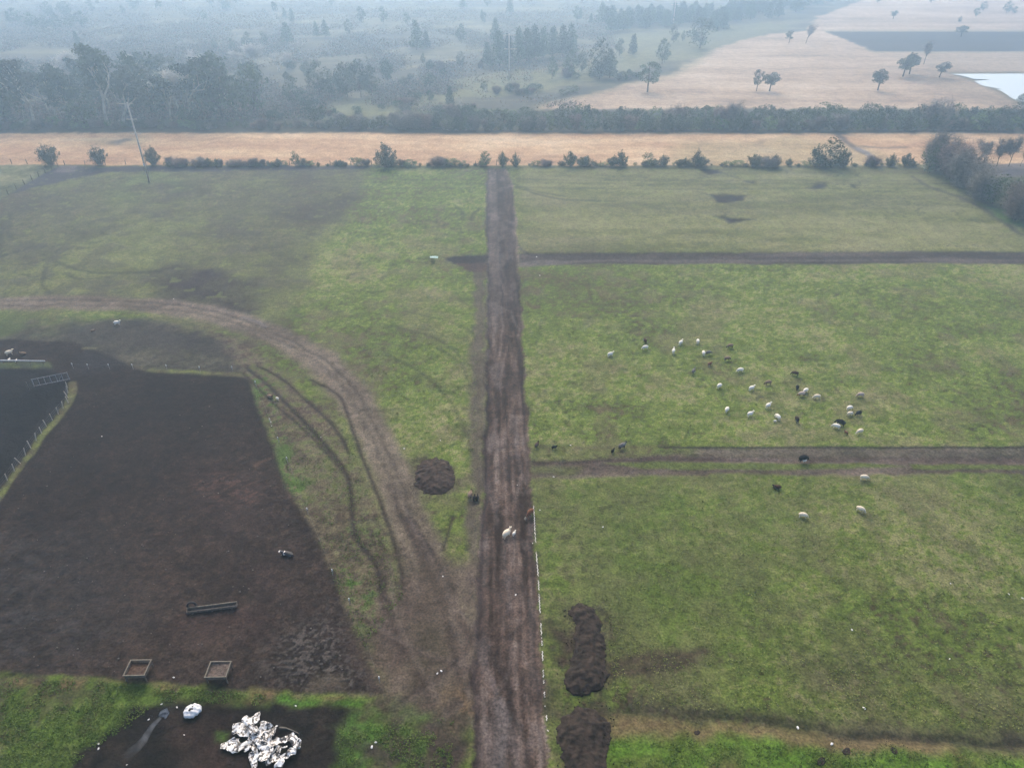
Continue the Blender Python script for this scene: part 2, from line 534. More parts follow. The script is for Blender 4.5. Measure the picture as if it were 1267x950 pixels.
    for off, wd, a in ((-1, .45, .8), (1, .45, .75)):
        ed = [(p[0] + off * (p[2] * 1.0 if p[1] > 430 else p[2] * .2), p[1] - off * (3.4 if p[1] < 430 else 1.5), wd) for p in curve]
        e = line(ed, wd, .45, .5)
        mix(e * a * (.85 if off > 0 else .6) * sstep(.2, .4, mid), (76, 66, 60))
        track_z = track_z - e * .07
    mix(line([(300, 393), (318, 398), (328, 404)], .6, .4) * .8, (150, 142, 140))
    for pts, wd in (([(305, 455), (330, 475), (360, 505), (400, 548), (430, 590), (436, 640), (440, 665), (465, 700), (474, 740), (478, 780)], .7),
                    ([(318, 452), (350, 470), (390, 505), (415, 530), (432, 560)], .55),
                    ([(385, 470), (420, 490), (436, 530), (450, 570), (470, 620), (490, 680), (500, 730)], .5),
                    ([(505, 640), (535, 690), (560, 740), (585, 800)], .9), ([(560, 640), (548, 680)], .4),
                    ([(300, 462), (340, 500), (385, 540), (425, 585)], .4)):
        m = line(pts, wd * .9, .3, .1)
        mix(m * .95, (74, 62, 56))
        track_z = track_z - m * .06
    # strip beside the road
    mix(poly([(581, 440), (592, 330), (603, 330), (603, 560), (592, 850), (575, 700), (584, 610)], .6, .9) * .85, ramp(np.clip(.5 + (fine - .5) * 2, 0, 1), [(104, 92, 86), (126, 112, 102)]))
    mix(poly([(560, 585), (605, 580), (605, 604), (555, 602)], 1, 1.2) * .6, (112, 100, 90))
    # brown fan
    m = poly([(455, 790), (480, 745), (530, 700), (560, 690), (596, 700), (600, 900), (560, 905), (520, 880), (470, 870)], 1.8, 1.6)
    mix(m * .92, ramp(np.clip(.5 + (fbm(X, Y * .25, 2.5, 4, 51) - .5) * 1.7 + (fine - .5) * .6, 0, 1), [(88, 74, 66), (112, 97, 87), (138, 122, 110)]))
    for pts in ([(480, 600), (520, 690), (560, 780), (590, 870)], [(500, 640), (545, 730), (590, 800)], [(470, 690), (490, 780), (540, 880)], [(440, 760), (500, 800), (590, 830)], [(600, 760), (560, 820), (480, 880)], [(600, 800), (570, 860), (520, 900)], [(540, 700), (560, 800), (575, 900)]):
        mix(line(pts, .5, .4, .3) * .6, (84, 70, 64))
        mix(line([(a_ + 9, b_) for a_, b_ in pts], .35, .35, .3) * .4, (142, 128, 118))
    mix(poly([(540, 845), (585, 840), (590, 890), (555, 905), (545, 880)], 1, 1.4) * sstep(.5, .62, fine + (mid - .5) * .5) * .8, (132, 112, 88))
    mix(poly([(520, 700), (560, 690), (580, 780), (540, 790)], 2, 2) * .3, (124, 112, 92))

    # ---- right hand cross tracks
    def hband(top, bot, x0, x1, soft=.5, warp=.4):
        return poly([(x0, top[0]), (x1, top[1]), (x1, bot[1]), (x0, bot[0])], soft, warp)
    tcol = ramp(np.clip(.5 + (streakx - .5) * 2.2 + (fine - .5) * .5, 0, 1), [(84, 73, 72), (106, 93, 92), (128, 114, 110)])
    m = hband((313, 310.5), (327, 326), 640, 1500)
    mix(m * .95, tcol * .82)
    track_z = track_z - m * .08
    mix(hband((322, 320), (323.6, 322), 700, 1500, .5, .2) * .7, (128, 118, 116))
    mix(line([(640, 303), (648, 311), (665, 316), (720, 318)], .8, .5) * .8, (86, 80, 80))
    mix(line([(720, 319.5), (900, 319), (1270, 318)], .5, .5, .3) * .6, (70, 64, 68))
    mix(poly([(640, 325), (665, 321), (730, 323), (640, 331)], .4, .2) * .8, (132, 122, 118))
    m = hband((553, 553), (570, 573), 816, 1500, .35, .35) * sstep(P(790, 560)[0], P(900, 560)[0], X + (mid - .5) * 8)
    mix(m * .85, tcol)
    mix(line([(816, 553.4), (1000, 553), (1300, 553)], .25, .2, .1), (66, 60, 62))
    mix(poly([(830, 562), (960, 560), (1100, 566), (1200, 566), (1100, 571), (900, 570)], .5, .8) * .6, (120, 112, 88))
    m2 = poly([(655, 570), (720, 568), (820, 563), (1500, 568), (1500, 588), (900, 586), (735, 587), (655, 592)], .45, .45)
    tcol2 = ramp(np.clip(.5 + (streakx - .5) * 2.2 + (fine - .5) * .6, 0, 1), [(92, 76, 70), (114, 98, 92), (138, 122, 114)])
    mix(m2 * .92, tcol2)
    mix(poly([(745, 572), (830, 570.5), (960, 572), (1080, 572), (1120, 577), (950, 580.5), (800, 579)], .3, .15), (116, 130, 70))
    mix(poly([(1125, 574), (1500, 575), (1500, 581), (1130, 580)], .3, .15), (116, 130, 70))
    mix(poly([(655, 576), (690, 574), (720, 578), (700, 586), (655, 586)], .6, .6) * .8, (116, 122, 76))
    mix(line([(660, 572), (760, 569), (860, 567), (960, 569)], .35, .3, .3) * .7, (84, 66, 66))
    mix(line([(690, 552), (730, 553), (780, 553), (816, 554)], .5, .5, .5) * .5, (108, 92, 80))
    track_z = track_z - m * .1 - m2 * .08
    # stub on the left side at the upper junction
    mix(poly([(552, 319), (605, 314), (605, 326), (562, 326)], .6, .8), (66, 60, 62))
    mix(poly([(566, 325), (605, 324), (605, 336), (575, 335)], .6, .9), (98, 80, 74))
    mix(line([(520, 318), (560, 319)], .6, .4, .3) * .5, (78, 84, 64))
    mix(line([(650, 374), (668, 380)], 1.0, .7, .7) * .7, (118, 92, 78))

    # puddled hollows in the far grass
    for pts in ([(862, 209), (888, 209), (892, 215), (872, 217)], [(868, 239), (922, 242), (918, 250), (884, 250)], [(892, 268), (932, 273), (905, 278)],
                [(1002, 226), (1022, 228), (1014, 234), (1000, 233)], [(1050, 227), (1062, 228), (1056, 231)], [(920, 224), (942, 224), (940, 227)]):
        mm = poly(pts, .9, 2.6)
        mix(mm, (58, 50, 50))
        track_z = track_z - mm * .15
    mix(line([(890, 213), (905, 218), (915, 221)], .6, .5) * .6, (90, 84, 80))
    mix(line([(830, 223), (900, 225), (1040, 225), (1110, 224)], .5, .5, .6) * .5, (100, 94, 82))
    mix(line([(1130, 219), (1150, 232), (1180, 242), (1215, 258), (1262, 290)], 1.3, .8, .8) * .85, (92, 84, 78))
    mix(poly([(1170, 225), (1300, 215), (1400, 260), (1400, 330), (1280, 290), (1220, 258)], 1.5, 1.5) * .75, ramp(mid, [(82, 84, 66), (104, 116, 76)]))
    mix(poly([(1215, 255), (1250, 262), (1270, 282), (1240, 275)], 1, 1) * .8, (96, 134, 66))

    # brown ground and drain in the lower right
    m = poly([(676, 770), (760, 760), (900, 800), (1100, 830), (1300, 860), (1300, 925), (1010, 900), (800, 884), (676, 880)], 4, 3)
    mix(m * .8 * sstep(.25, .6, mid), ramp(np.clip(.5 + (mid2 - .5) * 2 + (clump - .5) * 1.6, 0, 1), [(92, 80, 70), (112, 102, 82), (120, 118, 84)]))
    for pts in ([(698, 750), (745, 745), (760, 800), (755, 862), (695, 866), (696, 800)], [(684, 880), (762, 876), (766, 960), (684, 960)], [(506, 570), (535, 560), (566, 575), (566, 608), (536, 618), (508, 604)]):
        mix(poly(pts, 1.0, .6) * sstep(.45, .62, clump + (mid2 - .5) * .3) * .75, (76, 64, 56))
    for pts in ([(680, 780), (700, 790), (712, 786)], [(690, 812), (712, 822)], [(745, 825), (790, 815), (850, 810), (880, 806)], [(745, 838), (790, 832), (860, 822)], [(700, 800), (712, 800)]):
        mix(line(pts, 1.2, .7, .8) * .85, (88, 72, 64))
    DITCH = [(676, 868, 3.0), (760, 872, 2.4), (860, 882, 2.0), (900, 887, 1.7), (1010, 901, 1.7), (1110, 913, 1.6), (1267, 922, 1.8), (1500, 935, 1.8)]
    m = line(DITCH, 2, .9, .9)
    mix(m * .72 * sstep(.2, .5, mid2 + .1), ramp(np.clip(.5 + (mid - .5) * 1.5 + (fine - .5), 0, 1), [(76, 66, 60), (96, 84, 76)]))
    ditch = line([(p[0], p[1] + 2, .55) for p in DITCH[2:]], .5, .45, .5)
    mix(ditch * .45 * sstep(.4, .65, mid), (70, 60, 54))
    mix(line([(760, 897, 2.0), (850, 903, 1.2), (950, 909, .9), (1050, 918, .9), (1180, 932, .9)], 1, .6, .8) * .8 * sstep(.3, .5, mid2 + .1), (154, 132, 98))
    m = poly([(745, 905), (900, 914), (1040, 922), (1150, 938), (1300, 950), (1400, 1100), (745, 1100)], .8, 1.0)
    mix(m * .85, ramp(np.clip(.5 + (mid2 - .5) * 1.7 + (fine - .5), 0, 1), [(106, 114, 56), (106, 134, 50), (106, 152, 48), (122, 164, 58)]))
    mix(poly([(880, 930), (920, 935), (930, 960), (880, 960)], .8, 1.0) * .5, (140, 126, 88))
    m = poly([(678, 888), (720, 885), (715, 960), (684, 1000)], .6, .8)
    mix(m * .85, ramp(np.clip(.5 + (mid2 - .5) * 2 + (fine - .5), 0, 1), [(104, 92, 70), (116, 124, 72), (100, 126, 58)]))

    # ---- the wide dirt road
    le = [(210, 603.5), (225, 602), (250, 601), (300, 601), (320, 603), (400, 603), (500, 600), (560, 600), (620, 598), (660, 595), (720, 592), (790, 588), (830, 586), (870, 584), (950, 583), (1100, 580)]
    re_ = [(210, 628), (225, 633), (250, 637), (300, 640), (318, 641), (400, 647), (500, 652), (560, 655), (620, 659), (660, 662), (720, 665), (790, 669), (870, 674), (950, 680), (1100, 690)]
    ly = np.array([P(u, v) for v, u in le])[::-1]
    ry = np.array([P(u, v) for v, u in re_])[::-1]
    xl = np.interp(Y, ly[:, 1], ly[:, 0]) + (vnoise(Y * .35, Y * 0, 61) - .5) * .5
    xr = np.interp(Y, ry[:, 1], ry[:, 0]) + (vnoise(Y * .3, Y * 0 + 5, 62) - .5) * .4
    yend = P(615, 209)[1]
    s = (X - xl) / (xr - xl)
    wdt = xr - xl
    edge = np.minimum(X - xl, xr - X)
    rm = sstep(-.15, .25, edge + (clump - .5) * 1.1 + wf1 * .5) * sstep(yend + 1.5, yend - 1, Y)
    lat = X - (xl + xr) / 2
    st1 = fbm(lat * 1.0 + (vnoise(Y * .06, Y * 0, 63) - .5) * 1.4, Y * .08, .9, 3, 64)
    st3 = fbm(lat * 1.0 + (vnoise(Y * .05, Y * 0 + 3, 67) - .5) * 1.6, Y * .02, .33, 2, 68)
    st2 = fbm(lat + (vnoise(Y * .05, Y * 0 + 9, 65) - .5) * 1.0, Y * .03, 2.2, 3, 66)
    fr = np.clip(.5 + (st1 - .5) * 1.4 + (st3 - .5) * 1.0 + (st2 - .5) * .8 + (clump - .5) * .9 + (mid - .5) * .3, 0, 1)
    rc = ramp(fr, [(72, 58, 51), (98, 81, 72), (120, 101, 91), (140, 121, 110), (168, 151, 141)])
    mix(rm, rc)
    # pale worn middle, dark wheel sides
    near = sstep(150, 60, Y)
    mix(rm * np.exp(-((s - .58 - .03 * np.sin(Y * .12)) / .07) ** 2) * .55 * sstep(.3, .6, st2 + .1) * sstep(102, 90, Y), (132, 124, 124))
    far = sstep(95, 110, Y)
    mix(rm * far * (1 - sstep(.36, .44, s + (fine - .5) * .08)) * .7, ramp(np.clip(.5 + (fine - .5) * 2.4, 0, 1), [(100, 90, 88), (138, 128, 124)]))
    mix(rm * far * sstep(.38, .46, s) * (1 - sstep(.86, .92, s)) * .55, (74, 64, 66))
    mix(rm * np.exp(-((s - .05) / .05) ** 2) * .7, (68, 60, 64))
    mix(rm * np.exp(-((s - .91) / .03) ** 2) * .45, (72, 64, 64))
    mix(rm * far * np.exp(-((s - .44) / .03) ** 2) * .8, (56, 50, 56))
    # diagonal wheel marks near the bottom
    for pts, c, wd in (([(588, 800), (603, 835), (618, 865), (632, 890), (640, 950)], (134, 122, 118), .55), ([(592, 785), (610, 820), (628, 850), (634, 885), (645, 905)], (60, 52, 50), .6),
                       ([(588, 860), (598, 890), (606, 925), (612, 960)], (132, 118, 112), .4), ([(618, 870), (622, 900), (618, 950)], (136, 128, 126), 1.1),
                       ([(600, 560), (625, 552), (640, 548)], (86, 76, 74), .3), ([(600, 585), (622, 574), (632, 566)], (86, 76, 74), .3),
                       ([(598, 720), (618, 740), (630, 765)], (80, 70, 68), .3), ([(604, 870), (612, 905), (616, 960)], (58, 50, 50), .4)):
        mix(rm * line(pts, wd, .35, .25) * .7, c)
    rr = random.Random(5)
    for i in range(30):
        v0 = rr.uniform(330, 930)
        L_ = rr.uniform(20, 90) * (v0 / 600.)
        s0 = rr.uniform(.12, .88)
        s1 = min(.92, max(.08, s0 + rr.uniform(-.3, .3)))
        pts = []
        for q in (0, .33, .66, 1):
            v_ = v0 + L_ * q
            a_ = np.interp(v_, [p_[0] for p_ in le], [p_[1] for p_ in le])
            b_ = np.interp(v_, [p_[0] for p_ in re_], [p_[1] for p_ in re_])
            pts.append((a_ + (b_ - a_) * (s0 + (s1 - s0) * q * q), v_))
        mix(rm * line(pts, rr.uniform(.15, .35), .3, .2) * rr.uniform(.35, .7), (66, 56, 53) if rr.random() < .6 else (146, 134, 128))
    mix(rm * sstep(.56, .68, fbm(X, Y * .5, 3.0, 4, 141)) * .4, (74, 63, 60))
    mix(rm * sstep(.60, .70, fbm(X, Y * .5, 2.2, 4, 142)) * .4, (146, 134, 130))
    for (u, v) in ((632, 616), (628, 582), (630, 590), (624, 700)):
        mix(poly([(u - 3, v - 3), (u + 3, v - 3), (u + 3, v + 3), (u - 3, v + 3)], .3, .3) * .6, (70, 62, 60))

    # ---- beyond the boundary fence: dry grass strip
    ftan = ramp(np.clip(.45 + (streakx2 - .5) * 1.3 + (big2 - .5) * .8 + (streakx - .5) * .7 + (mid - .5) * .4, 0, 1), [(206, 162, 122), (226, 184, 140), (242, 204, 158), (250, 218, 178)]) * 1.22
    mix(poly([(-900, 204), (80, 204), (640, 205), (1300, 204), (2200, 204), (2200, 163), (-900, 163)], .8, .8), ftan)
    mix(poly([(830, 205), (840, 178), (980, 170), (1060, 178), (1130, 205)], 4, 3) * .5, (188, 176, 126))
    mix(poly([(90, 172), (190, 166), (185, 182), (120, 182)], 4, 3) * .4, (150, 150, 112))
    mix(poly([(134, 176), (152, 171), (164, 173), (145, 180)], 1.5, 1.5) * .8, (110, 102, 102))
    mix(line([(-100, 196), (60, 195), (160, 196)], 1.2, 1, 1) * .3, (150, 130, 100))
    for pts, a in (([(1036, 166), (1048, 174), (1058, 182), (1070, 190)], .9), ([(1070, 182), (1090, 183), (1120, 182)], .6), ([(940, 172), (936, 180), (950, 188)], .25)):
        mix(line(pts, 2.2, 1.0, 1.0) * a, (112, 100, 96))
    mix(line([(1062, 184), (1072, 189), (1080, 196)], 1.6, .8, .5) * .9, (170, 164, 164))
    mix(poly([(1200, 207), (1230, 203), (1400, 203), (1400, 218), (1225, 218), (1205, 214)], 1, 1) * .9, (148, 138, 138))
    # scrub band foot
    mix(poly([(-900, 165), (2200, 165), (2200, 133), (655, 136), (440, 142), (200, 150), (-900, 152)], 1.5, 2.5), ramp(mid, [(78, 78, 62), (98, 94, 78)]))

    # ---- the country behind
    yb = P(600, 136)[1]
    beyond = sstep(yb - 2, yb + 2, Y)
    sc = 1.1 * ramp(np.clip(.5 + (streakx2 - .5) * 1.5 + (big2 - .5) * 1.2 + (mid - .5) * .6, 0, 1), [(80, 78, 68), (100, 96, 82), (118, 114, 90), (140, 134, 104)])
    mix(beyond, sc)
    lg = ramp(mid, [(128, 130, 92), (160, 158, 112)])
    mix(poly([(385, 141), (470, 118), (540, 104), (560, 112), (470, 134), (400, 147)], 3, 5) * .9, lg * 1.15)
    mix(poly([(380, 140), (440, 132), (480, 128), (530, 108), (600, 92), (660, 85), (720, 82), (740, 100), (660, 118), (600, 120), (520, 130), (520, 140), (400, 148)], 3, 6) * .85 * sstep(.3, .5, mid + .1), lg)
    mix(poly([(740, 45), (860, 35), (960, 28), (1010, 22), (900, 62), (860, 72), (760, 92), (700, 100), (700, 80), (790, 62)], 4, 5) * .75, lg)
    mix(poly([(270, 130), (330, 128), (345, 140), (300, 146)], 3, 4) * .6, lg)
    for pts in ([(430, 68), (480, 64), (500, 60)], [(475, 88), (520, 82), (560, 76)], [(100, 44), (180, 43), (260, 40), (330, 34)], [(190, 20), (205, 38)], [(330, 32), (390, 26)],
                [(600, 96), (680, 84), (760, 70)], [(380, 40), (450, 38), (560, 34), (640, 30)], [(450, 12), (560, 10), (700, 12)]):
        mix(line(pts, 6, 4, 5) * .6 * sstep(.35, .55, mid + .1), (176, 166, 130))
    # dry paddock on the right rise
    TAN = [(655, 136), (700, 122), (770, 106), (830, 92), (880, 62), (930, 46), (1000, 38), (1010, 22), (1070, 0), (1110, -14), (1900, -20), (1900, 134)]
    ft2 = ramp(np.clip(.45 + (streakx2 - .5) * 1.1 + (big2 - .5) * 1.1 + (mid - .5) * .4, 0, 1), [(184, 156, 130), (212, 182, 152), (230, 200, 168), (242, 216, 186)]) * 1.1
    mix(poly(TAN, 2.0, 3), ft2)
    mix(line([(655, 137), (700, 123), (770, 107), (830, 93), (880, 63)], 4, 3, 4) * .5, (168, 158, 114))
    mix(line([(960, 29), (1100, 27), (1400, 28)], 8, 5, 4) * .5, (150, 130, 112))
    mix(poly([(1190, 90), (1290, 88), (1290, 66), (1085, 68)], 5, 3) * .45, (168, 150, 126))
    mix(poly([(1085, 80), (1190, 88), (1255, 130), (1240, 134), (1150, 105)], 5, 4) * .4, (150, 134, 110))
    # ploughed dark field, its pale rim
    mix(poly([(1015, 37.5), (1900, 36), (1900, 66), (1080, 66), (1050, 50)], 2, 1.5) * .8, (186, 178, 150))
    mix(poly([(1022, 39.5), (1900, 38), (1900, 63.8), (1082, 64)], 1.5, 1.0), ramp(streakx2, [(70, 66, 66), (92, 88, 88)]))
    # bank of the pond
    mix(poly([(1170, 89), (1900, 88), (1900, 140), (1262, 134), (1240, 118), (1210, 104)], 2.5, 1.5), (152, 142, 118))

    # ---- relief
    near_f = np.clip(1.2 - dist / 260, 0.15, 1)
    Z = ((fine - .5) * .10 + (fine2 - .5) * .06 + (mid2 - .5) * .12) * near_f
    Z = Z + (tr * (cells - .5) * .13 + tr2 * (fine - .5) * .2)
    Z = Z * (1 - rm * .6)
    Z = Z + rm * ((st1 - .5) * .26 + (st3 - .5) * .12 - .05) * near_f
    # shoulder bank at the left of the road, lip at the right
    Z = Z + .16 * np.exp(-((X - xl + .25) / .3) ** 2) * near_f * (Y < yend)
    Z = Z - .14 * np.exp(-((X - xl - .35) / .25) ** 2) * near_f * (Y < yend)
    Z = Z + .08 * np.exp(-((X - xr - .15) / .2) ** 2) * near_f * (Y < yend)
    Z = Z + track_z - ditch * .14 - line(DITCH, 2, .9) * .08
    pondm = poly([(1178, 91.5), (1900, 91), (1900, 140), (1262, 125), (1240, 112), (1200, 100)], 3, .5)
    Z = Z - pondm * .35
    Z = np.where(np.abs(X) > halfw.repeat(Cn) * 1.3, -.05, Z)

    verts = np.stack([X, Y, Z], 1)
    idx = np.arange(R * Cn).reshape(R, Cn)
    faces = np.stack([idx[:-1, :-1], idx[:-1, 1:], idx[1:, 1:], idx[1:, :-1]], -1).reshape(-1, 4)
    me = mesh_np('ground', verts, faces, smooth=True)
    at = me.color_attributes.new('soil', 'FLOAT_COLOR', 'POINT')
    at.data.foreach_set('color', np.concatenate([col, np.ones((n, 1), np.float32)], 1).ravel().astype(np.float32))

    m = bpy.data.materials.new('ground_cover')
    m.use_nodes = True
    nt = m.node_tree
    b = nt.nodes['Principled BSDF']
    b.inputs['Roughness'].default_value = .95
    b.inputs['Specular IOR Level'].default_value = .12
    a = nt.nodes.new('ShaderNodeAttribute')
    a.attribute_name = 'soil'
    tcn = nt.nodes.new('ShaderNodeTexCoord')
    last = a.outputs['Color']
    for scl, lo, hi, det in ((5.0, .64, 1.36, 4), (1.5, .80, 1.20, 4), (.35, .86, 1.14, 2)):
        nz = nt.nodes.new('ShaderNodeTexNoise')
        nz.inputs['Scale'].default_value = scl
        nz.inputs['Detail'].default_value = det
        nt.links.new(tcn.outputs['Object'], nz.inputs['Vector'])
        mr = nt.nodes.new('ShaderNodeMapRange')
        mr.inputs['From Min'].default_value = .34
        mr.inputs['From Max'].default_value = .66
        mr.inputs['To Min'].default_value = lo
        mr.inputs['To Max'].default_value = hi
        nt.links.new(nz.outputs['Fac'], mr.inputs['Value'])
        mu = nt.nodes.new('ShaderNodeVectorMath')
        mu.operation = 'SCALE'
        nt.links.new(last, mu.inputs[0])
        nt.links.new(mr.outputs[0], mu.inputs['Scale'])
        last = mu.outputs[0]
    nt.links.new(last, b.inputs['Base Color'])
    bn = nt.nodes.new('ShaderNodeTexNoise')
    bn.inputs['Scale'].default_value = 3.5
    bn.inputs['Detail'].default_value = 6
    nt.links.new(tcn.outputs['Object'], bn.inputs['Vector'])
    bp = nt.nodes.new('ShaderNodeBump')
    bp.inputs['Strength'].default_value = .55
    bp.inputs['Distance'].default_value = .12
    nt.links.new(bn.outputs['Fac'], bp.inputs['Height'])
    nt.links.new(bp.outputs[0], b.inputs['Normal'])
    me.materials.append(m)
    o = link('ground', me)
    tag(o, kind='structure')


build_ground()

# pond: one still sheet just below the bank
wm = bpy.data.materials.new('still_water')
wm.use_nodes = True
wb = wm.node_tree.nodes['Principled BSDF']
wb.inputs['Base Color'].default_value = (.30, .32, .32, 1)
wb.inputs['Roughness'].default_value = .12
wb.inputs['IOR'].default_value = 1.33
wb.inputs['Specular IOR Level'].default_value = 1.0
wnz = wm.node_tree.nodes.new('ShaderNodeTexNoise')
wnz.inputs['Scale'].default_value = .5
wbp = wm.node_tree.nodes.new('ShaderNodeBump')
wbp.inputs['Strength'].default_value = .05
wm.node_tree.links.new(wnz.outputs['Fac'], wbp.inputs['Height'])
wm.node_tree.links.new(wbp.outputs[0], wb.inputs['Normal'])
pond_pts = [(1178, 91.5), (1240, 90.8), (1700, 90), (1700, 128), (1268, 126), (1252, 122), (1242, 118), (1228, 112), (1240, 110), (1216, 106), (1205, 100), (1226, 98.5), (1205, 97.5), (1192, 94)]
pv = [(*P(u, v), -.12) for u, v in pond_pts]
pm = bpy.data.meshes.new('pond_water')
pm.from_pydata(pv, [], [list(range(len(pv)))[::-1]])
pm.materials.append(wm)
tag(link('pond_water', pm), kind='structure')

# ------------------------------------------------------------------ vegetation
M = {}
M['bark'] = node_mat('bark', rgba((92, 80, 68)), rgba((126, 112, 96)), 4, bump=.4)
M['pale_bark'] = node_mat('pale_bark', rgba((196, 188, 172), .8), rgba((150, 140, 126), .8), 2, bump=.3)
M['white_bark'] = node_mat('white_bark', rgba((222, 214, 200), .9), rgba((180, 172, 160), .8), 2)
M['pine_needles'] = node_mat('pine_needles', (.028, .050, .022, 1), (.080, .120, .048, 1), .5, rand=.3, lo=.3, hi=.7)
M['dark_leaves'] = node_mat('dark_leaves', (.030, .050, .024, 1), (.095, .125, .055, 1), .6, rand=.35, lo=.3, hi=.7)
M['olive_leaves'] = node_mat('olive_leaves', (.06, .07, .04, 1), (.15, .16, .09, 1), .5, rand=.25, lo=.3, hi=.7)
M['fresh_leaves'] = node_mat('fresh_leaves', (.055, .095, .032, 1), (.150, .210, .070, 1), .6, rand=.3, lo=.3, hi=.7)
M['grey_twigs'] = node_mat('grey_twigs', (.10, .09, .075, 1), (.24, .215, .18, 1), 1.2, rand=.25)
M['brown_twigs'] = node_mat('brown_twigs', (.11, .08, .065, 1), (.25, .185, .15, 1), 1.2, rand=.3)
M['white_twigs'] = node_mat('white_twigs', (.40, .37, .33, 1), (.62, .58, .52, 1), 1.2)
M['yellow_leaves'] = node_mat('yellow_leaves', (.10, .13, .035, 1), (.22, .25, .07, 1), .8)


def leaf_quads(cent, size, rng, flat=0.0):
    """small randomly turned leaf clumps (one quad each) at the given points"""
    n = len(cent)
    nrm = rng.normal(size=(n, 3))
    nrm[:, 2] = nrm[:, 2] * (1 - flat) + flat * 1.5
    nrm /= np.linalg.norm(nrm, axis=1)[:, None] + 1e-9
    a = np.cross(nrm, rng.normal(size=(n, 3)))
    a /= np.linalg.norm(a, axis=1)[:, None] + 1e-9
    b = np.cross(nrm, a)
    s = size * rng.uniform(.55, 1.3, (n, 1))
    v = np.stack([cent - a * s, cent - b * s * .55, cent + a * s, cent + b * s * .55 + nrm * s * .25], 1).reshape(-1, 3)
    f = np.arange(n * 4).reshape(n, 4)
    return v, f


def tube_np(segs, k=4):
    V, F = [], []
    for (p0, p1, r0, r1) in segs:
        p0, p1 = np.array(p0, float), np.array(p1, float)
        d = p1 - p0
        d = d / (np.linalg.norm(d) + 1e-9)
        s = np.cross(d, [.31, .77, .55])
        s /= np.linalg.norm(s) + 1e-9
        t = np.cross(d, s)
        b = len(V)
        for p, r in ((p0, r0), (p1, r1)):
            for i in range(k):
                an = 2 * math.pi * i / k
                V.append(p + (s * math.cos(an) + t * math.sin(an)) * r)
        for i in range(k):
            F.append([b + i, b + (i + 1) % k, b + k + (i + 1) % k, b + k + i])
    return np.array(V), np.array(F)


def branchwork(rng, base, direc, length, rad, depth, spread=.6, up=.25, kids=(2, 4), shrink=.68, out=None, tips=None):
    if out is None:
        out, tips = [], []
    p = np.array(base, float)
    d = np.array(direc, float)
    d /= np.linalg.norm(d)
    nseg = 2
    for i in range(nseg):
        q = p + d * length / nseg
        out.append((p, q, rad * (1 - .35 * i / nseg), rad * (1 - .35 * (i + 1) / nseg)))
        p = q
        d = d + rng.normal(size=3) * .14
        d[2] += up * .3
        d /= np.linalg.norm(d)
    if depth <= 0:
        tips.append(p)
        return out, tips
    for i in range(rng.integers(kids[0], kids[1] + 1)):
        nd = d + rng.normal(size=3) * spread
        nd[2] += up
        branchwork(rng, p, nd, length * shrink * rng.uniform(.75, 1.2), rad * .6, depth - 1, spread, up, kids, shrink, out, tips)
    return out, tips


def lobes_cloud(rng, lobes, dens):
    """points in the outer shells of a set of ellipsoid lobes ((centre), (radii))"""
    P_ = []
    for c, r in lobes:
        vol = (r[0] * r[1] * r[2]) ** (2 / 3)
        n = max(12, int(dens * vol))
        d = rng.normal(size=(n, 3))
        d /= np.linalg.norm(d, axis=1)[:, None]
        rr = rng.uniform(.35, 1.0, (n, 1)) ** .5
        P_.append(np.array(c) + d * rr * np.array(r))
    return np.concatenate(P_)


PROTO = {}


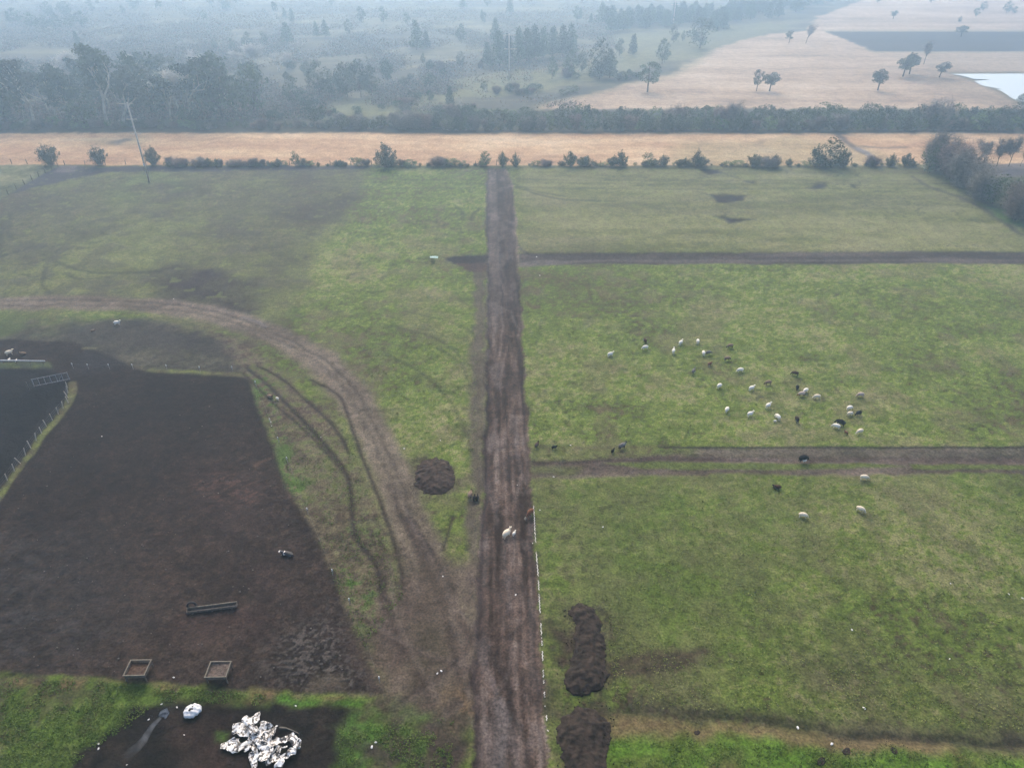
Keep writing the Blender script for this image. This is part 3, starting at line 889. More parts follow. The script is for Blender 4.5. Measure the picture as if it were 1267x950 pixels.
def proto_tree(kind, seed):
    """(trunk mesh, crown mesh) of a tree 10 m tall standing at the origin"""
    key = (kind, seed)
    if key in PROTO:
        return PROTO[key]
    rng = np.random.default_rng(seed * 101 + sum(map(ord, kind)))
    cm = None
    if kind == 'pine':
        segs = [((0, 0, -.3), (.1, .05, 4), .26, .2), ((.1, .05, 4), (0, .1, 9), .2, .06)]
        lobes = []
        for i in range(26):
            z = rng.uniform(3.4, 9.2)
            rad = (1 - ((z - 6.0) / 4.0) ** 2) * 3.6 + .3
            an = rng.uniform(0, 6.28)
            x, y = math.cos(an) * rad * rng.uniform(.5, 1), math.sin(an) * rad * rng.uniform(.5, 1)
            segs.append(((0.05, .05, z - .5), (x, y, z), .06, .02))
            s = rng.uniform(.8, 1.3)
            lobes.append(((x, y, z), (s, s, s * .65)))
        lobes.append(((0, 0, 9.0), (1, 1, .8)))
        c = lobes_cloud(rng, lobes, 85)
        size, bark, leaf = .22, M['bark'], M['pine_needles']
    elif kind == 'conifer':
        segs = [((0, 0, -.3), (0, 0, 9.3), .22, .03)]
        lobes = []
        for i in range(26):
            z = 1.0 + 8.2 * (i / 25)
            rad = 3.1 * (1 - z / 10.3) ** .65 * rng.uniform(.75, 1.1)
            an = i * 2.4
            x, y = math.cos(an) * rad * .65, math.sin(an) * rad * .65
            segs.append(((0, 0, z), (x, y, z - .1), .04, .02))
            lobes.append(((x, y, z), (rad * .6 + .25, rad * .6 + .25, .75)))
        c = lobes_cloud(rng, lobes, 75)
        size, bark, leaf = .24, M['bark'], M['pine_needles']
    elif kind == 'gum':       # tall spreading crown on pale limbs
        segs, tips = branchwork(rng, (0, 0, -.3), (rng.normal() * .1, rng.normal() * .1, 1), 3.6, .26, 4, .42, .30, (2, 3), .70)
        zmax = max(t[2] for t in tips)
        k = 9.2 / zmax
        segs = [(p0 * k if isinstance(p0, np.ndarray) else np.array(p0) * k, np.array(p1) * k, r0, r1) for p0, p1, r0, r1 in segs]
        lobes = []
        for t in tips:
            t = np.array(t) * k
            s = rng.uniform(.7, 1.25)
            lobes.append((t, (s, s, s * .55)))
            if rng.random() < .5:
                lobes.append((t * np.array([1, 1, .75]) + rng.normal(size=3) * .4, (s * .8, s * .8, s * .6)))
        c = lobes_cloud(rng, lobes, 70)
        size, bark, leaf = .21, M['pale_bark'], M['olive_leaves'] if seed % 2 else M['dark_leaves']
    elif kind in ('oak', 'bush', 'fresh'):     # rounded full crown, low
        segs, tips = branchwork(rng, (0, 0, -.3), (0, 0, 1), 1.7 if kind == 'oak' else .8, .24, 3, .75, .15, (3, 4), .8)
        lobes = []
        nl = 34
        for i in range(nl):
            d = rng.normal(size=3)
            d /= np.linalg.norm(d)
            z = 5.2 + d[2] * 3.9
            w = 3.3 * rng.uniform(.75, 1.1)
            s = rng.uniform(.9, 1.7)
            if z < 2.0:
                w *= .85
            lobes.append(((d[0] * w, d[1] * w, max(.9, z)), (s, s, s * .8)))
        for i in range(9):      # shoots that break the outline
            a_ = rng.uniform(0, 6.28)
            w = rng.uniform(1.5, 4.2)
            lobes.append(((math.cos(a_) * w, math.sin(a_) * w, rng.uniform(3, 9.6) - w * .5), (.55, .55, .9)))
        lobes.append(((0, 0, 4.6), (2.6, 2.6, 3.0)))
        c = lobes_cloud(rng, lobes, 30)
        c = c[vnoise(c[:, 0] * .8 + c[:, 2] * .5, c[:, 1] * .8 - c[:, 2] * .6, seed + 5) > .33]
        size, bark = .30, M['bark']
        leaf = {'oak': M['dark_leaves'], 'bush': M['dark_leaves'], 'fresh': M['fresh_leaves']}[kind]
    elif kind == 'spiky':      # open bush of upright leafy rods
        segs, lobes = [], []
        for i in range(46):
            a_ = rng.uniform(0, 6.28)
            o_ = rng.uniform(0, 1) ** .7
            tip = np.array([math.cos(a_) * 4.6 * o_, math.sin(a_) * 4.6 * o_, 9.8 - 5.5 * o_ ** 1.5 + rng.normal() * .9])
            foot = np.array([math.cos(a_) * .8 * o_, math.sin(a_) * .8 * o_, -.1])
            segs.append((foot, tip, .07, .03))
            for q in (.35, .55, .75, .9):
                lobes.append((foot + (tip - foot) * q + rng.normal(size=3) * .25, (.55, .55, .8)))
        c = lobes_cloud(rng, lobes, 42)
        size, bark, leaf = .26, M['grey_twigs'], M['olive_leaves'] if seed % 2 else M['dark_leaves']
    elif kind == 'umbrella':
        lean = rng.uniform(.0, 1.2)
        segs = [((0, 0, -.3), (lean * .5, 0, 3.6), .34, .24)]
        lobes = []
        for i in range(38):
            d = rng.normal(size=3)
            d /= np.linalg.norm(d)
            k_ = rng.uniform(.35, 1) ** .5
            q = (lean + d[0] * 3.3 * k_, d[1] * 3.3 * k_, 6.0 + d[2] * 2.9 * k_)
            segs.append(((lean * .5, 0, 3.7), ((q[0] + lean * .5) / 2, q[1] / 2, q[2] * .5 + 2.2), .12, .08))
            segs.append((((q[0] + lean * .5) / 2, q[1] / 2, q[2] * .5 + 2.2), q, .08, .03))
            s = rng.uniform(.8, 1.4)
            lobes.append((q, (s, s, s * .6)))
        c = lobes_cloud(rng, lobes, 75)
        size, bark, leaf = .22, M['bark'], M['olive_leaves']
    elif kind in ('bare', 'whitebare'):
        segs, tips = branchwork(rng, (0, 0, -.3), (rng.normal() * .08, 0, 1), 2.9, .17, 5, .36, .30, (2, 3), .74)
        zmax = max(t[2] for t in tips)
        k = 9.6 / zmax
        if kind == 'whitebare':
            segs = [(p0, p1, r0 * 1.8, r1 * 1.8) for p0, p1, r0, r1 in segs]
        segs = [(np.array(p0) * k, np.array(p1) * k, r0, max(.02, r1)) for p0, p1, r0, r1 in segs]
        tips = [np.array(t) * k for t in tips]
        c = None
    elif kind == 'scrub':      # many-stemmed leafless thicket with a haze of twigs
        segs, tips = [], []
        for i in range(9):
            an = rng.uniform(0, 6.28)
            s_, t_ = branchwork(rng, (math.cos(an) * .7, math.sin(an) * .7, -.2), (math.cos(an) * .8, math.sin(an) * .8, 1), 2.7, .09, 3, .5, .2, (2, 4), .74)
            segs += s_
            tips += t_
        zmax = max(t[2] for t in tips)
        k = 9.4 / zmax
        k = np.array([4.1 / max(np.hypot(t[0], t[1]) for t in tips)] * 2 + [k])
        segs = [(np.array(p0) * k, np.array(p1) * k, r0, max(.02, r1)) for p0, p1, r0, r1 in segs]
        tips = [np.array(t) * k for t in tips]
        c = None
    if c is not None:
        V, F = tube_np(segs, 5)
        trunk = mesh_np('trunk', V, F, [bark], smooth=True)
        v, f = leaf_quads(c, size, rng)
        crown = mesh_np('crown', v, f, [leaf])
    else:
        thick = [s for s in segs if s[2] > .05]
        thin = [s for s in segs if s[2] <= .05] or segs[-10:]
        tw = {'bare': (M['bark'], M['grey_twigs']), 'whitebare': (M['white_bark'], M['white_twigs']), 'scrub': (M['bark'], M['brown_twigs'] if seed % 2 else M['grey_twigs'])}[kind]
        V, F = tube_np(thick, 4)
        trunk = mesh_np('trunk', V, F, [tw[0]])
        nt_ = 12 if kind != 'scrub' else 20
        extra = []
        for t in tips:
            for i in range(nt_):
                d = rng.normal(size=3) * .6
                d[2] = abs(d[2]) * .8
                if kind == 'scrub':
                    q_ = rng.uniform(.12, 1.08)
                    b_ = t * np.array([q_ ** .6, q_ ** .6, q_]) + rng.normal(size=3) * .35
                    extra.append((b_, b_ + d * rng.uniform(.9, 2.2), .035, .012))
                else:
                    q_ = rng.uniform(.55, 1.0)
                    b_ = t * q_ + rng.normal(size=3) * .15
                    extra.append((b_, b_ + d * rng.uniform(1.0, 2.2), .035, .012))
        V, F = tube_np(thin + extra, 3)
        crown = mesh_np('twigs', V, F, [tw[1]])
    PROTO[key] = (trunk, crown)
    return PROTO[key]


def joined(kind, seed):
    """a one-mesh version of a bush or small tree"""
    key = (kind, seed, 'j')
    if key in PROTO:
        return PROTO[key]
    a, b = proto_tree(kind, seed)

    def arr(me):
        v = np.empty(len(me.vertices) * 3, np.float32)
        me.vertices.foreach_get('co', v)
        f = np.empty(len(me.loops), np.int32)
        me.loops.foreach_get('vertex_index', f)
        return v.reshape(-1, 3), f.reshape(-1, 4)
    va, fa = arr(a)
    vb, fb = arr(b)
    me = mesh_np('shrub', np.concatenate([va, vb]), np.concatenate([fa, fb + len(va)]), [a.materials[0], b.materials[0]], np.concatenate([np.zeros(len(fa)), np.ones(len(fb))]))
    PROTO[key] = me
    return me


def tree(kind, u, v, vtop, label, group=None, cat='tree', seed=None, w=1.0, name=None):
    """a tree (trunk and crown as parts) whose foot is seen at u, v and whose top at row vtop"""
    seed = rnd.randrange(4) if seed is None else seed
    a, b = proto_tree(kind, seed)
    x, y = P(u, v)
    h = max(1.0, height_at(y, vtop)) / 9.8
    name = name or {'pine': 'pine_tree', 'conifer': 'conifer_tree', 'gum': 'eucalyptus_tree', 'oak': 'evergreen_tree', 'bush': 'evergreen_bush', 'fresh': 'green_bush',
                    'umbrella': 'field_tree', 'bare': 'bare_tree', 'spiky': 'spiky_bush', 'whitebare': 'white_bare_tree', 'scrub': 'bare_thicket'}[kind]
    e = link(name, None, (x, y, 0), rnd.uniform(0, 6.28), (h * w, h * w, h))
    tag(e, label, cat, group)
    link('trunk', a, parent=e)
    c_ = link('crown' if kind not in ('bare', 'whitebare', 'scrub') else 'twigs', b, parent=e)
    if kind in ('bare', 'whitebare', 'scrub'):
        c_['kind'] = 'stuff'
    return e


def shrub(kind, u, v, vtop, label, group, w=1.0, name='shrub', cat='shrub', seed=None):
    me = joined(kind, rnd.randrange(4) if seed is None else seed)
    x, y = P(u, v)
    h = max(.5, height_at(y, vtop)) / 9.8
    o = link(name, me, (x, y, 0), rnd.uniform(0, 6.28), (h * w, h * w, h))
    tag(o, label, cat, group)
    return o

def spot(u):
    for lim, t in ((80, 'at the left edge of the picture'), (240, 'behind the leaning power pole'), (420, 'below the dark egg shaped tree'), (560, 'left of where the thick hedge starts'), (700, 'straight beyond the road end'),
                   (860, 'below the lone pine'), (1000, 'below the tree pair'), (1130, 'beyond the stony ditch'), (9999, 'toward the pond end')):
        if u < lim:
            return t


# ---- wood at the upper left
LEFT = 'trees of the wood at the upper left'
for kind, u, v, vt, lab, w in [
    ('oak', 8, 152, 76, 'dark bluish evergreen cut by the left edge of the wood', .9),
    ('gum', 42, 154, 72, 'broad eucalyptus with flat dark top, leftmost of the big crowned trees', 1.0),
    ('gum', 72, 153, 82, 'grey green eucalyptus with pale forked limbs beside the broad leftmost one', .9),
    ('gum', 92, 150, 92, 'short eucalyptus filling the gap between the two tallest crowns', .9),
    ('gum', 133, 154, 57, 'tallest eucalyptus of the wood, domed crown above its neighbours', .9),
    ('gum', 152, 153, 80, 'leaning eucalyptus on the right flank of the tallest one', .9),
    ('oak', 105, 153, 108, 'low bluish round tree in front of the tallest eucalyptus', 1.2),
    ('oak', 172, 140, 66, 'dark pointed evergreen right behind the tallest eucalyptus', .6),
    ('oak', 192, 142, 68, 'round dark evergreen with blunt crown right of the pointed one', .8),
    ('gum', 212, 150, 96, 'thin grey eucalyptus behind the leafless pale trees', 1.0),
    ('gum', 240, 150, 70, 'eucalyptus with a striking white trunk near the middle of the wood', .95),
    ('oak', 236, 152, 128, 'low dark bush at the foot of the white trunked eucalyptus', 1.4),
    ('oak', 275, 146, 66, 'dark dense evergreen rising right of the white trunk', .85),
    ('oak', 262, 140, 76, 'dark evergreen squeezed behind the white trunked eucalyptus', .7),
    ('gum', 295, 142, 74, 'dark evergreen second from the right end of the wood', .85),
    ('oak', 315, 142, 80, 'dark evergreen closing the right end of the wood', .8),
    ('oak', 365, 130, 95, 'tall narrow dark tree standing alone right of the wood', .75),
    ('oak', 378, 136, 112, 'low dark bush under the narrow lone tree', .9),
    ('oak', 393, 153, 120, 'egg shaped dark evergreen at the foot of the pale meadow', .85),
    ('gum', 18, 128, 82, 'distant grey green tree showing between the leftmost crowns', .9),
    ('gum', 60, 140, 88, 'dark tree filling the shade behind the broad eucalyptus', 1.0),
    ('gum', 135, 140, 92, 'dark tree filling the shade behind the tallest eucalyptus', 1.1),
    ('gum', 228, 140, 92, 'dark tree filling the shade left of the white trunk', .9),
]:
    tree(kind, u, v, vt, lab, LEFT, w=w * 1.15)
for i in range(34):
    u, v = rnd.uniform(-25, 330), rnd.uniform(104, 134)
    tree(rnd.choice(['gum', 'oak', 'gum', 'spiky']), u, v, v - rnd.uniform(24, 40), 'tree in the back rows of the left wood ' + spot(u), 'back rows of the wood at the upper left', w=1.2)
for i in range(14):
    u, v = rnd.uniform(330, 560), rnd.uniform(84, 110)
    if u > 380 and v > 148 - (u - 380) * .18:
        continue
    tree(rnd.choice(['spiky', 'oak', 'spiky']), u, v, v - rnd.uniform(8, 18), 'low scrubby tree near the dark clump, ' + spot(u), 'scrubby trees around the middle left clump', w=1.3)
shrub('fresh', 6, 148, 124, 'bright yellow green bush at the left edge below the wood', None, 1.1, 'green_bush', 'bush')
for u, v, vt, lab in [(99, 96, 64, 'pale leafless tree showing between two big eucalyptus crowns'), (190, 134, 94, 'pale leafless tree in front of the round dark evergreen'),
                      (222, 138, 98, 'leaning pale leafless tree left of the white trunk'), (247, 137, 82, 'white dead trunk with a forked top, brightest in the wood'),
                      (240, 88, 62, 'faint white bare tree behind the white trunked eucalyptus'), (300, 82, 62, 'small bare whitish tree above the dark evergreens'),
                      (318, 84, 54, 'tallest of the bare whitish trees above the dark evergreens'), (345, 88, 64, 'rightmost of the bare whitish trees above the evergreens'),
                      (372, 66, 48, 'lone bare whitish tree far behind the narrow dark tree'), (70, 110, 80, 'pale bare tree among the leftmost crowns'),
                      (168, 92, 66, 'small pale bare tree behind the pointed evergreen'), (205, 122, 90, 'thin pale bare tree beside the round evergreen')]:
    tree('whitebare', u, v, vt, lab, 'pale leafless trees in and behind the wood', w=1.5)

# ---- middle groups
MID = 'evergreens of the clump in the middle left'
for i, (u, v, vt, w, lab) in enumerate([(396, 120, 76, .8, 'leftmost pointed evergreen of the clump above the pale meadow'), (412, 120, 86, .8, 'lower evergreen second from the left of the clump'),
                                        (430, 120, 75, .8, 'tall dark evergreen in the middle of the clump'), (447, 121, 74, .7, 'slim tall evergreen right of the clump middle'),
                                        (460, 119, 82, .85, 'broad dark evergreen near the right end of the clump'), (480, 102, 71, .7, 'greyer tree standing just right of the clump'),
                                        (421, 118, 90, .8, 'low evergreen in front of the clump middle')]):
    tree('oak', u, v, vt, lab, MID, w=w)
PC = 'pines of the stand behind the centre pylon'
for u, v, vt, w, lab in [(603, 82, 52, .8, 'leftmost low pine of the stand behind the pylon'), (613, 52, 22, .7, 'slender pine poking up behind the stand of pines'),
                         (618, 82, 36, .8, 'pine just left of the centre pylon'), (629, 80, 42, .7, 'pine directly behind the centre pylon'), (642, 78, 33, .6, 'pointed pine just right of the centre pylon'),
                         (652, 76, 34, .8, 'broad pine fifth in the stand from the left'), (661, 74, 30, .8, 'tall pine in the middle of the right half of the stand'),
                         (672, 72, 33, .8, 'pine third from the right end of the stand'), (684, 70, 32, .8, 'pine second from the right end of the stand'),
                         (696, 69, 30, .8, 'pine with pointed top near the right end of the stand'), (706, 66, 28, .8, 'rightmost tall pine of the stand')]:
    tree('conifer', u, v, vt, lab, PC, w=w * 1.15)
for u, v, vt, k, w, lab in [
    (683, 98, 70, 'oak', .6, 'round small tree in the pale meadow right of the pylon'), (706, 96, 62, 'oak', .7, 'dark tree at the left of the bushy clump beside the dry field'),
    (720, 90, 62, 'oak', .6, 'slim tree behind the bushy clump beside the dry field'), (742, 98, 48, 'oak', .8, 'tallest tree of the bushy clump beside the dry field'),
    (754, 97, 60, 'conifer', 1.0, 'broad dark tree at the right of the bushy clump'), (766, 70, 48, 'oak', .7, 'small tree left of the pair above the bushy clump'),
    (783, 68, 42, 'conifer', .9, 'dark tree right of the pair above the bushy clump'), (819, 80, 48, 'oak', .7, 'grey green tree on the left rim of the dry rise'),
    (833, 54, 32, 'oak', .7, 'tree left of the big dark round tree'), (845, 52, 38, 'oak', .5, 'small bush beside the big dark round tree'),
    (866, 60, 22, 'oak', 1.15, 'big dark round tree at the corner of the dry rise'), (801, 114, 76, 'pine', 1.15, 'lone pine with clear trunk at the lower left of the dry rise'),
    (895, 36, 16, 'conifer', 1.2, 'dark conifer at the near corner of the pine wood'), (557, 130, 106, 'conifer', .8, 'small dark conifer in the scrub left of the hedge'),
    (532, 127, 112, 'oak', .9, 'low dark bush in the scrub left of the hedge'), (599, 112, 101, 'oak', 1.0, 'small round bush on the pale meadow below the pylon'),
    (516, 62, 24, 'conifer', .9, 'pointed conifer standing alone in the misty scrub'), (528, 60, 38, 'conifer', .9, 'lower conifer touching the lone pointed one'),
    (504, 30, 16, 'oak', .9, 'faint round tree behind the lone pointed conifer'), (475, 30, 8, 'oak', .7, 'very faint tree in the mist above the clump'),
    (571, 54, 30, 'oak', .7, 'oval tree alone in the misty scrub left of the stand'), (570, 84, 64, 'oak', .7, 'small bush tree below the oval tree in the scrub'),
    (599, 30, 15, 'oak', .7, 'tiny round tree far behind the pylon stand'), (432, 44, 24, 'oak', .7, 'faint tree second right of the misty row'),
    (403, 46, 24, 'conifer', 1.0, 'broad faint conifer at the right of the misty row'), (392, 46, 26, 'conifer', .8, 'faint conifer left of the broad one in the misty row'),
    (356, 54, 27, 'conifer', 1.2, 'darkest conifer of the misty row behind the wood'), (328, 58, 39, 'oak', .7, 'small round tree left of the darkest misty conifer'),
    (308, 62, 40, 'oak', .8, 'dark round tree in the misty row above the evergreens'), (288, 64, 48, 'oak', .7, 'small round tree second from left of the misty row'),
    (266, 62, 48, 'oak', .8, 'leftmost pale round tree of the misty row'), (98, 60, 38, 'conifer', .7, 'small leaning conifer in the mist above the wood'),
    (524, 80, 66, 'oak', .6, 'small grey tree in the scrub between the clump and the stand'), (640, 54, 40, 'conifer', .6, 'thin faint conifer behind the centre stand'),
]:
    tree(k, u, v, vt, lab, None, w=w)
for i, (u, v) in enumerate([(40, 36), (55, 38), (72, 38), (88, 36), (102, 34), (62, 22), (82, 20), (20, 30)]):
    tree('oak', u, v, v - 20, 'faint misty tree in the far grove at the top left', 'trees of the misty grove at the top left', w=1.1)

# field trees on the dry rise
for u, v, vt, k, w, lab in [
    (936, 113, 86, 'pine', .75, 'dark narrow tree, left one of the pair on the dry rise'), (952, 113, 86, 'umbrella', 1.1, 'rounder paler tree, right one of the pair on the dry rise'),
    (1086, 112, 82, 'umbrella', 1.0, 'grey green slanting tree alone in the middle of the dry rise'), (1117, 95, 66, 'umbrella', 1.1, 'larger dark leaning tree beside the ploughed field'),
    (1125, 92, 64, 'umbrella', 1.0, 'second stem tree leaning with the larger dark one'), (1162, 96, 74, 'umbrella', 1.1, 'thin flat topped tree left of the pond'),
    (976, 54, 38, 'pine', 1.0, 'small dark tree on the brow of the dry rise'), (1105, 24, 12, 'umbrella', 1.3, 'tiny flat tree beyond the ploughed field, leftmost'),
    (1189, 46, 31, 'umbrella', 1.6, 'wide dark tree at the far edge of the ploughed field'), (1187, 28, 20, 'oak', .8, 'tiny round tree behind the ploughed field'),
    (1207, 21, 10, 'oak', 1.0, 'left one of the two distant touching trees beyond the ploughed field'), (1216, 14, 2, 'oak', 1.0, 'right one of the two distant touching trees beyond the ploughed field'),
    (1245, 17, 2, 'oak', 1.0, 'taller distant tree at the upper right'), (1254, 18, 8, 'oak', .9, 'low distant tree beside the taller one at the upper right'),
    (1152, 4, -8, 'oak', .9, 'tiny distant tree cut by the top edge on the right'), (1264, 132, 115, 'oak', 1.1, 'dark bush by the pond at the right edge'),
    (1086, 4, -8, 'oak', .9, 'tiny distant tree cut by the top edge above the dry rise'),
]:
    tree(k, u, v, vt, lab, None, w=w)
tree('bare', 997, 54, 30, 'thin bare tree beside the small dark one on the brow', None, w=.9)
tree('bare', 1143, 80, 52, 'bare leaning tree in front of the ploughed field', None, w=1.0)

# pine wood at the top
PW = 'pines of the misty wood along the top'
wood = []
for i in range(62):
    u = 745 + i * 4.6 + rnd.uniform(-2, 2)
    if u < 880:
        vb = 40 - (u - 745) * .06 + rnd.uniform(-12, 0)
    else:
        vb = 38 - (u - 880) * .20 + rnd.uniform(-14, 0)
    wood.append((u, vb))
for u, v in wood:
    tree('conifer', u, v, v - rnd.uniform(19, 27), 'misty dark conifer in the pine wood along the top, ' + spot(u), PW, w=1.2)
for i in range(46):
    u, v = rnd.uniform(-20, 740), rnd.uniform(-6, 30)
    if 20 < u < 110:
        continue
    tree(rnd.choice(['oak', 'conifer', 'oak', 'gum']), u, v, v - rnd.uniform(10, 22), 'faint tree lost in the top mist, ' + spot(u), 'trees lost in the mist', w=.9)

# ---- hedge band behind the dry strip
HB = 'evergreen bushes of the thick hedge'
HL = 'leafy bush packed in the thick hedge behind the dry strip'
u = 552
while u < 1300:
    top = 136 + rnd.uniform(-8, 3)
    big = rnd.random()
    shrub('bush' if big < .7 else 'fresh', u, 152, top - (2 if u > 1000 else 0), ('dark' if big < .7 else 'pale green') + ' leafy bush packed in the thick hedge ' + spot(u), HB, rnd.uniform(1.0, 1.4), 'hedge_bush', 'bush')
    u += rnd.uniform(8, 13)
u = 556
while u < 1300:
    k = rnd.choice(['scrub', 'bush', 'spiky', 'fresh', 'spiky'])
    shrub(k, u, 161.5, 145 + rnd.uniform(-6, 4), {'scrub': 'leafless brownish', 'bush': 'dark leafy', 'spiky': 'spiky greyish', 'fresh': 'fresh green'}[k] + ' low shrub at the hedge foot ' + spot(u), 'low shrubs at the foot of the hedge', rnd.uniform(1.1, 1.6), 'hedge_shrub', 'shrub')
    u += rnd.uniform(8, 13)
for u, vt, lab in [(836, 130, 'twiggy bare bush rising from the hedge below the lone pine'), (908, 128, 'brownish bare bush rising from the hedge near the tree pair'), (1160, 122, 'tall twiggy bush standing above the hedge on the right'),
                   (560, 130, 'twiggy bare bush at the left end of the thick hedge'), (890, 132, 'small twiggy bush beside the brownish one in the hedge')]:
    tree('scrub', u, 156, vt, lab, None, 'bush', w=1.3)
# low scrub left of the hedge
u = -10
while u < 560:
    v = 160 + rnd.uniform(-4, 1)
    h = rnd.uniform(6, 13) if u < 420 else rnd.uniform(12, 22)
    k = rnd.choice(['scrub', 'scrub', 'spiky', 'spiky', 'fresh'])
    shrub(k, u, v, v - h, {'scrub': 'leafless brownish', 'spiky': 'spiky greyish', 'fresh': 'fresh green'}[k] + ' low shrub of the scrub edge ' + spot(u), 'shrubs of the scrub edge', rnd.uniform(1.2, 2.0), 'scrub_shrub', 'shrub')
    u += rnd.uniform(6, 11)
for i in range(60):
    t = rnd.random()
    u, v = rnd.choice([(330 + t * 100, 148 - rnd.uniform(0, 5)), (430 + t * 90, 142 - t * 18 + rnd.uniform(-4, 4)), (590 + t * 120, 118 + rnd.uniform(-8, 2)), (700 + t * 90, 98 + rnd.uniform(-4, 2)), (400 + t * 200, 104 - t * 20 + rnd.uniform(-6, 4)), (500 + t * 90, 140 + rnd.uniform(-6, 4))])
    k = rnd.choice(['scrub', 'spiky', 'bush'])
    shrub(k, u, v, v - rnd.uniform(6, 11), {'scrub': 'leafless brownish', 'bush': 'dark leafy', 'spiky': 'spiky greyish'}[k] + (' low shrub on the near meadow ' if v > 125 else ' low shrub on the far meadow ') + spot(u), 'shrubs dotted over the misty meadow', rnd.uniform(1.5, 2.6), 'meadow_shrub', 'shrub')


def scrub_stuff():
    """uncountable low brush of the plain behind"""
    rng = np.random.default_rng(5)
    pts = []
    while len(pts) < 21000:
        u, v = rng.uniform(-120, 760), -10 + 160 * rng.random() ** .8
        if v > 150 - max(0, (u - 200)) * .02:
            continue
        if u > 380 and v > 150 - (u - 380) * .18 and v < 165 - (u - 380) * .12 and rng.random() < .8:
            continue
        if u > 560 and v > 60 and rng.random() < .85:
            continue
        x, y = P(u, v)
        if vnoise(np.array([x / 14]), np.array([y / 22]), 77)[0] < .34:
            continue
        pts.append((x, y, rng.uniform(.6, 2.2) * (1 + y / 900)))
    pts = np.array(pts)
    n = len(pts)
    k = 13
    cent = np.repeat(pts[:, :2], k, 0) + rng.normal(size=(n * k, 2)) * np.repeat(pts[:, 2:3], k, 0) * .9
    z = np.abs(rng.normal(size=n * k)) * np.repeat(pts[:, 2], k) * .45 + .1
    v, f = leaf_quads(np.column_stack([cent, z]), .34, rng)
    o = link('scrub', mesh_np('scrub', v, f, [M['grey_twigs'], M['olive_leaves'], M['brown_twigs']], rng.choice([0, 0, 1, 2], size=len(f))))
    tag(o, 'low grey brown brush covering the misty plain', 'scrub', None, 'stuff')


scrub_stuff()

# ---- shrubs along the boundary fence
for u, v, vt, k, w, lab in [
    (64, 204, 177, 'spiky', 1.3, 'spiky grey green bush in the corner of the left fence'), (125, 204, 180, 'spiky', 1.2, 'spiky bush left of the leaning power pole'),
    (190, 204, 181, 'spiky', 1.1, 'round dark bush just right of the power pole'), (366, 205, 187, 'fresh', .8, 'yellowish young bush alone above the low hedge'),
    (478, 207, 178, 'spiky', 1.2, 'large dark green bush left of the road end'), (601, 205, 187, 'fresh', .9, 'light green sapling just behind the road end'),
    (622, 206, 189, 'spiky', 1.1, 'dark little bush left of two beyond the road end'), (638, 206, 190, 'spiky', 1.0, 'little bush right of two beyond the road end'),
    (706, 206, 188, 'spiky', 1.3, 'twiggy bush on the fence right of the road end'), (768, 206, 187, 'spiky', 1.2, 'grey bush midway along the boundary fence'),
    (801, 205, 188, 'fresh', 1.0, 'greenish bush right of the grey midway bush'), (822, 205, 191, 'spiky', 1.3, 'low wide shrub beside the greenish bush'),
    (862, 206, 186, 'spiky', .9, 'small dark green upright bush above the puddles'), (933, 206, 190, 'spiky', 1.6, 'wide low dark shrub above the puddles'), (958, 206, 192, 'spiky', 1.3, 'low shrub at the right end of the wide dark one'),
    (1023, 208, 171, 'bush', 1.25, 'big rounded bush by the stony ditch'), (1008, 207, 184, 'bush', 1.0, 'low left shoulder bush of the big rounded one'), (1042, 207, 183, 'spiky', 1.0, 'low right shoulder bush of the big rounded one'),
    (1077, 206, 194, 'spiky', 1.4, 'low round shrub just right of the stony ditch'), (1102, 206, 191, 'spiky', 1.2, 'small shrub second right of the stony ditch'), (1120, 206, 190, 'spiky', 1.2, 'small dark shrub left of the big thicket'),
    (1160, 212, 163, 'scrub', 1.1, 'tall bare thicket with spreading twigs at the field corner'), (1178, 222, 178, 'scrub', 1.2, 'dense grey green thicket in front of the tall bare one'),
    (1195, 232, 184, 'scrub', 1.2, 'thicket on the right slope of the field corner'), (1150, 214, 180, 'bush', 1.0, 'dark lower bush inside the field corner thicket'),
    (1213, 248, 205, 'scrub', 1.1, 'brown bare thicket between the corner and the green bush'), (1228, 252, 216, 'bush', 1.15, 'dense dark green bush above the bend of the drain'),
    (1250, 262, 222, 'bush', 1.0, 'green bush right of the dense dark one'), (1256, 272, 226, 'scrub', 1.2, 'pinkish brown bare bush at the right edge'), (1285, 270, 215, 'bush', 1.2, 'dark bush mostly outside the right edge'),
]:
    tree(k, u, v, vt, lab, 'bushes along the boundary fence', 'bush', w=w, name={'scrub': 'bare_bush', 'bush': 'green_bush', 'fresh': 'young_bush', 'spiky': 'spiky_bush'}[k])
for u, vt, lab in [(1217, 172, 'left one of the thin bare trees beside the grey lane'), (1233, 170, 'middle thin bare tree beside the grey lane'), (1248, 168, 'right tall thin bare tree beside the grey lane'), (1262, 182, 'bare tree at the right edge beside the grey lane')]:
    tree('bare', u, 206, vt, lab, None, w=.9)
for rng_u, step, hh in (((205, 352), 4.5, (5, 12)), ((375, 600), 7, (3, 12)), ((655, 700), 9, (3, 8)), ((720, 1130), 8, (3, 12))):
    u = rng_u[0]
    while u < rng_u[1]:
        shrub(rnd.choice(['spiky', 'scrub', 'spiky', 'spiky', 'fresh']), u, 205.5 + rnd.uniform(-.8, .8), 205.5 - (hh[0] + (hh[1] - hh[0]) * rnd.random() ** 1.6), 'low shrub growing on the boundary fence line ' + spot(u), 'low shrubs on the boundary fence line', rnd.uniform(1.0, 3.4), 'fence_shrub', 'shrub')
        u += rnd.uniform(.4, 1.8) * step
shrub('bush', 536, 326, 321, 'tiny dark weed clump below the turquoise sheet', None, 1.4, 'weed_clump', 'weed', seed=1)

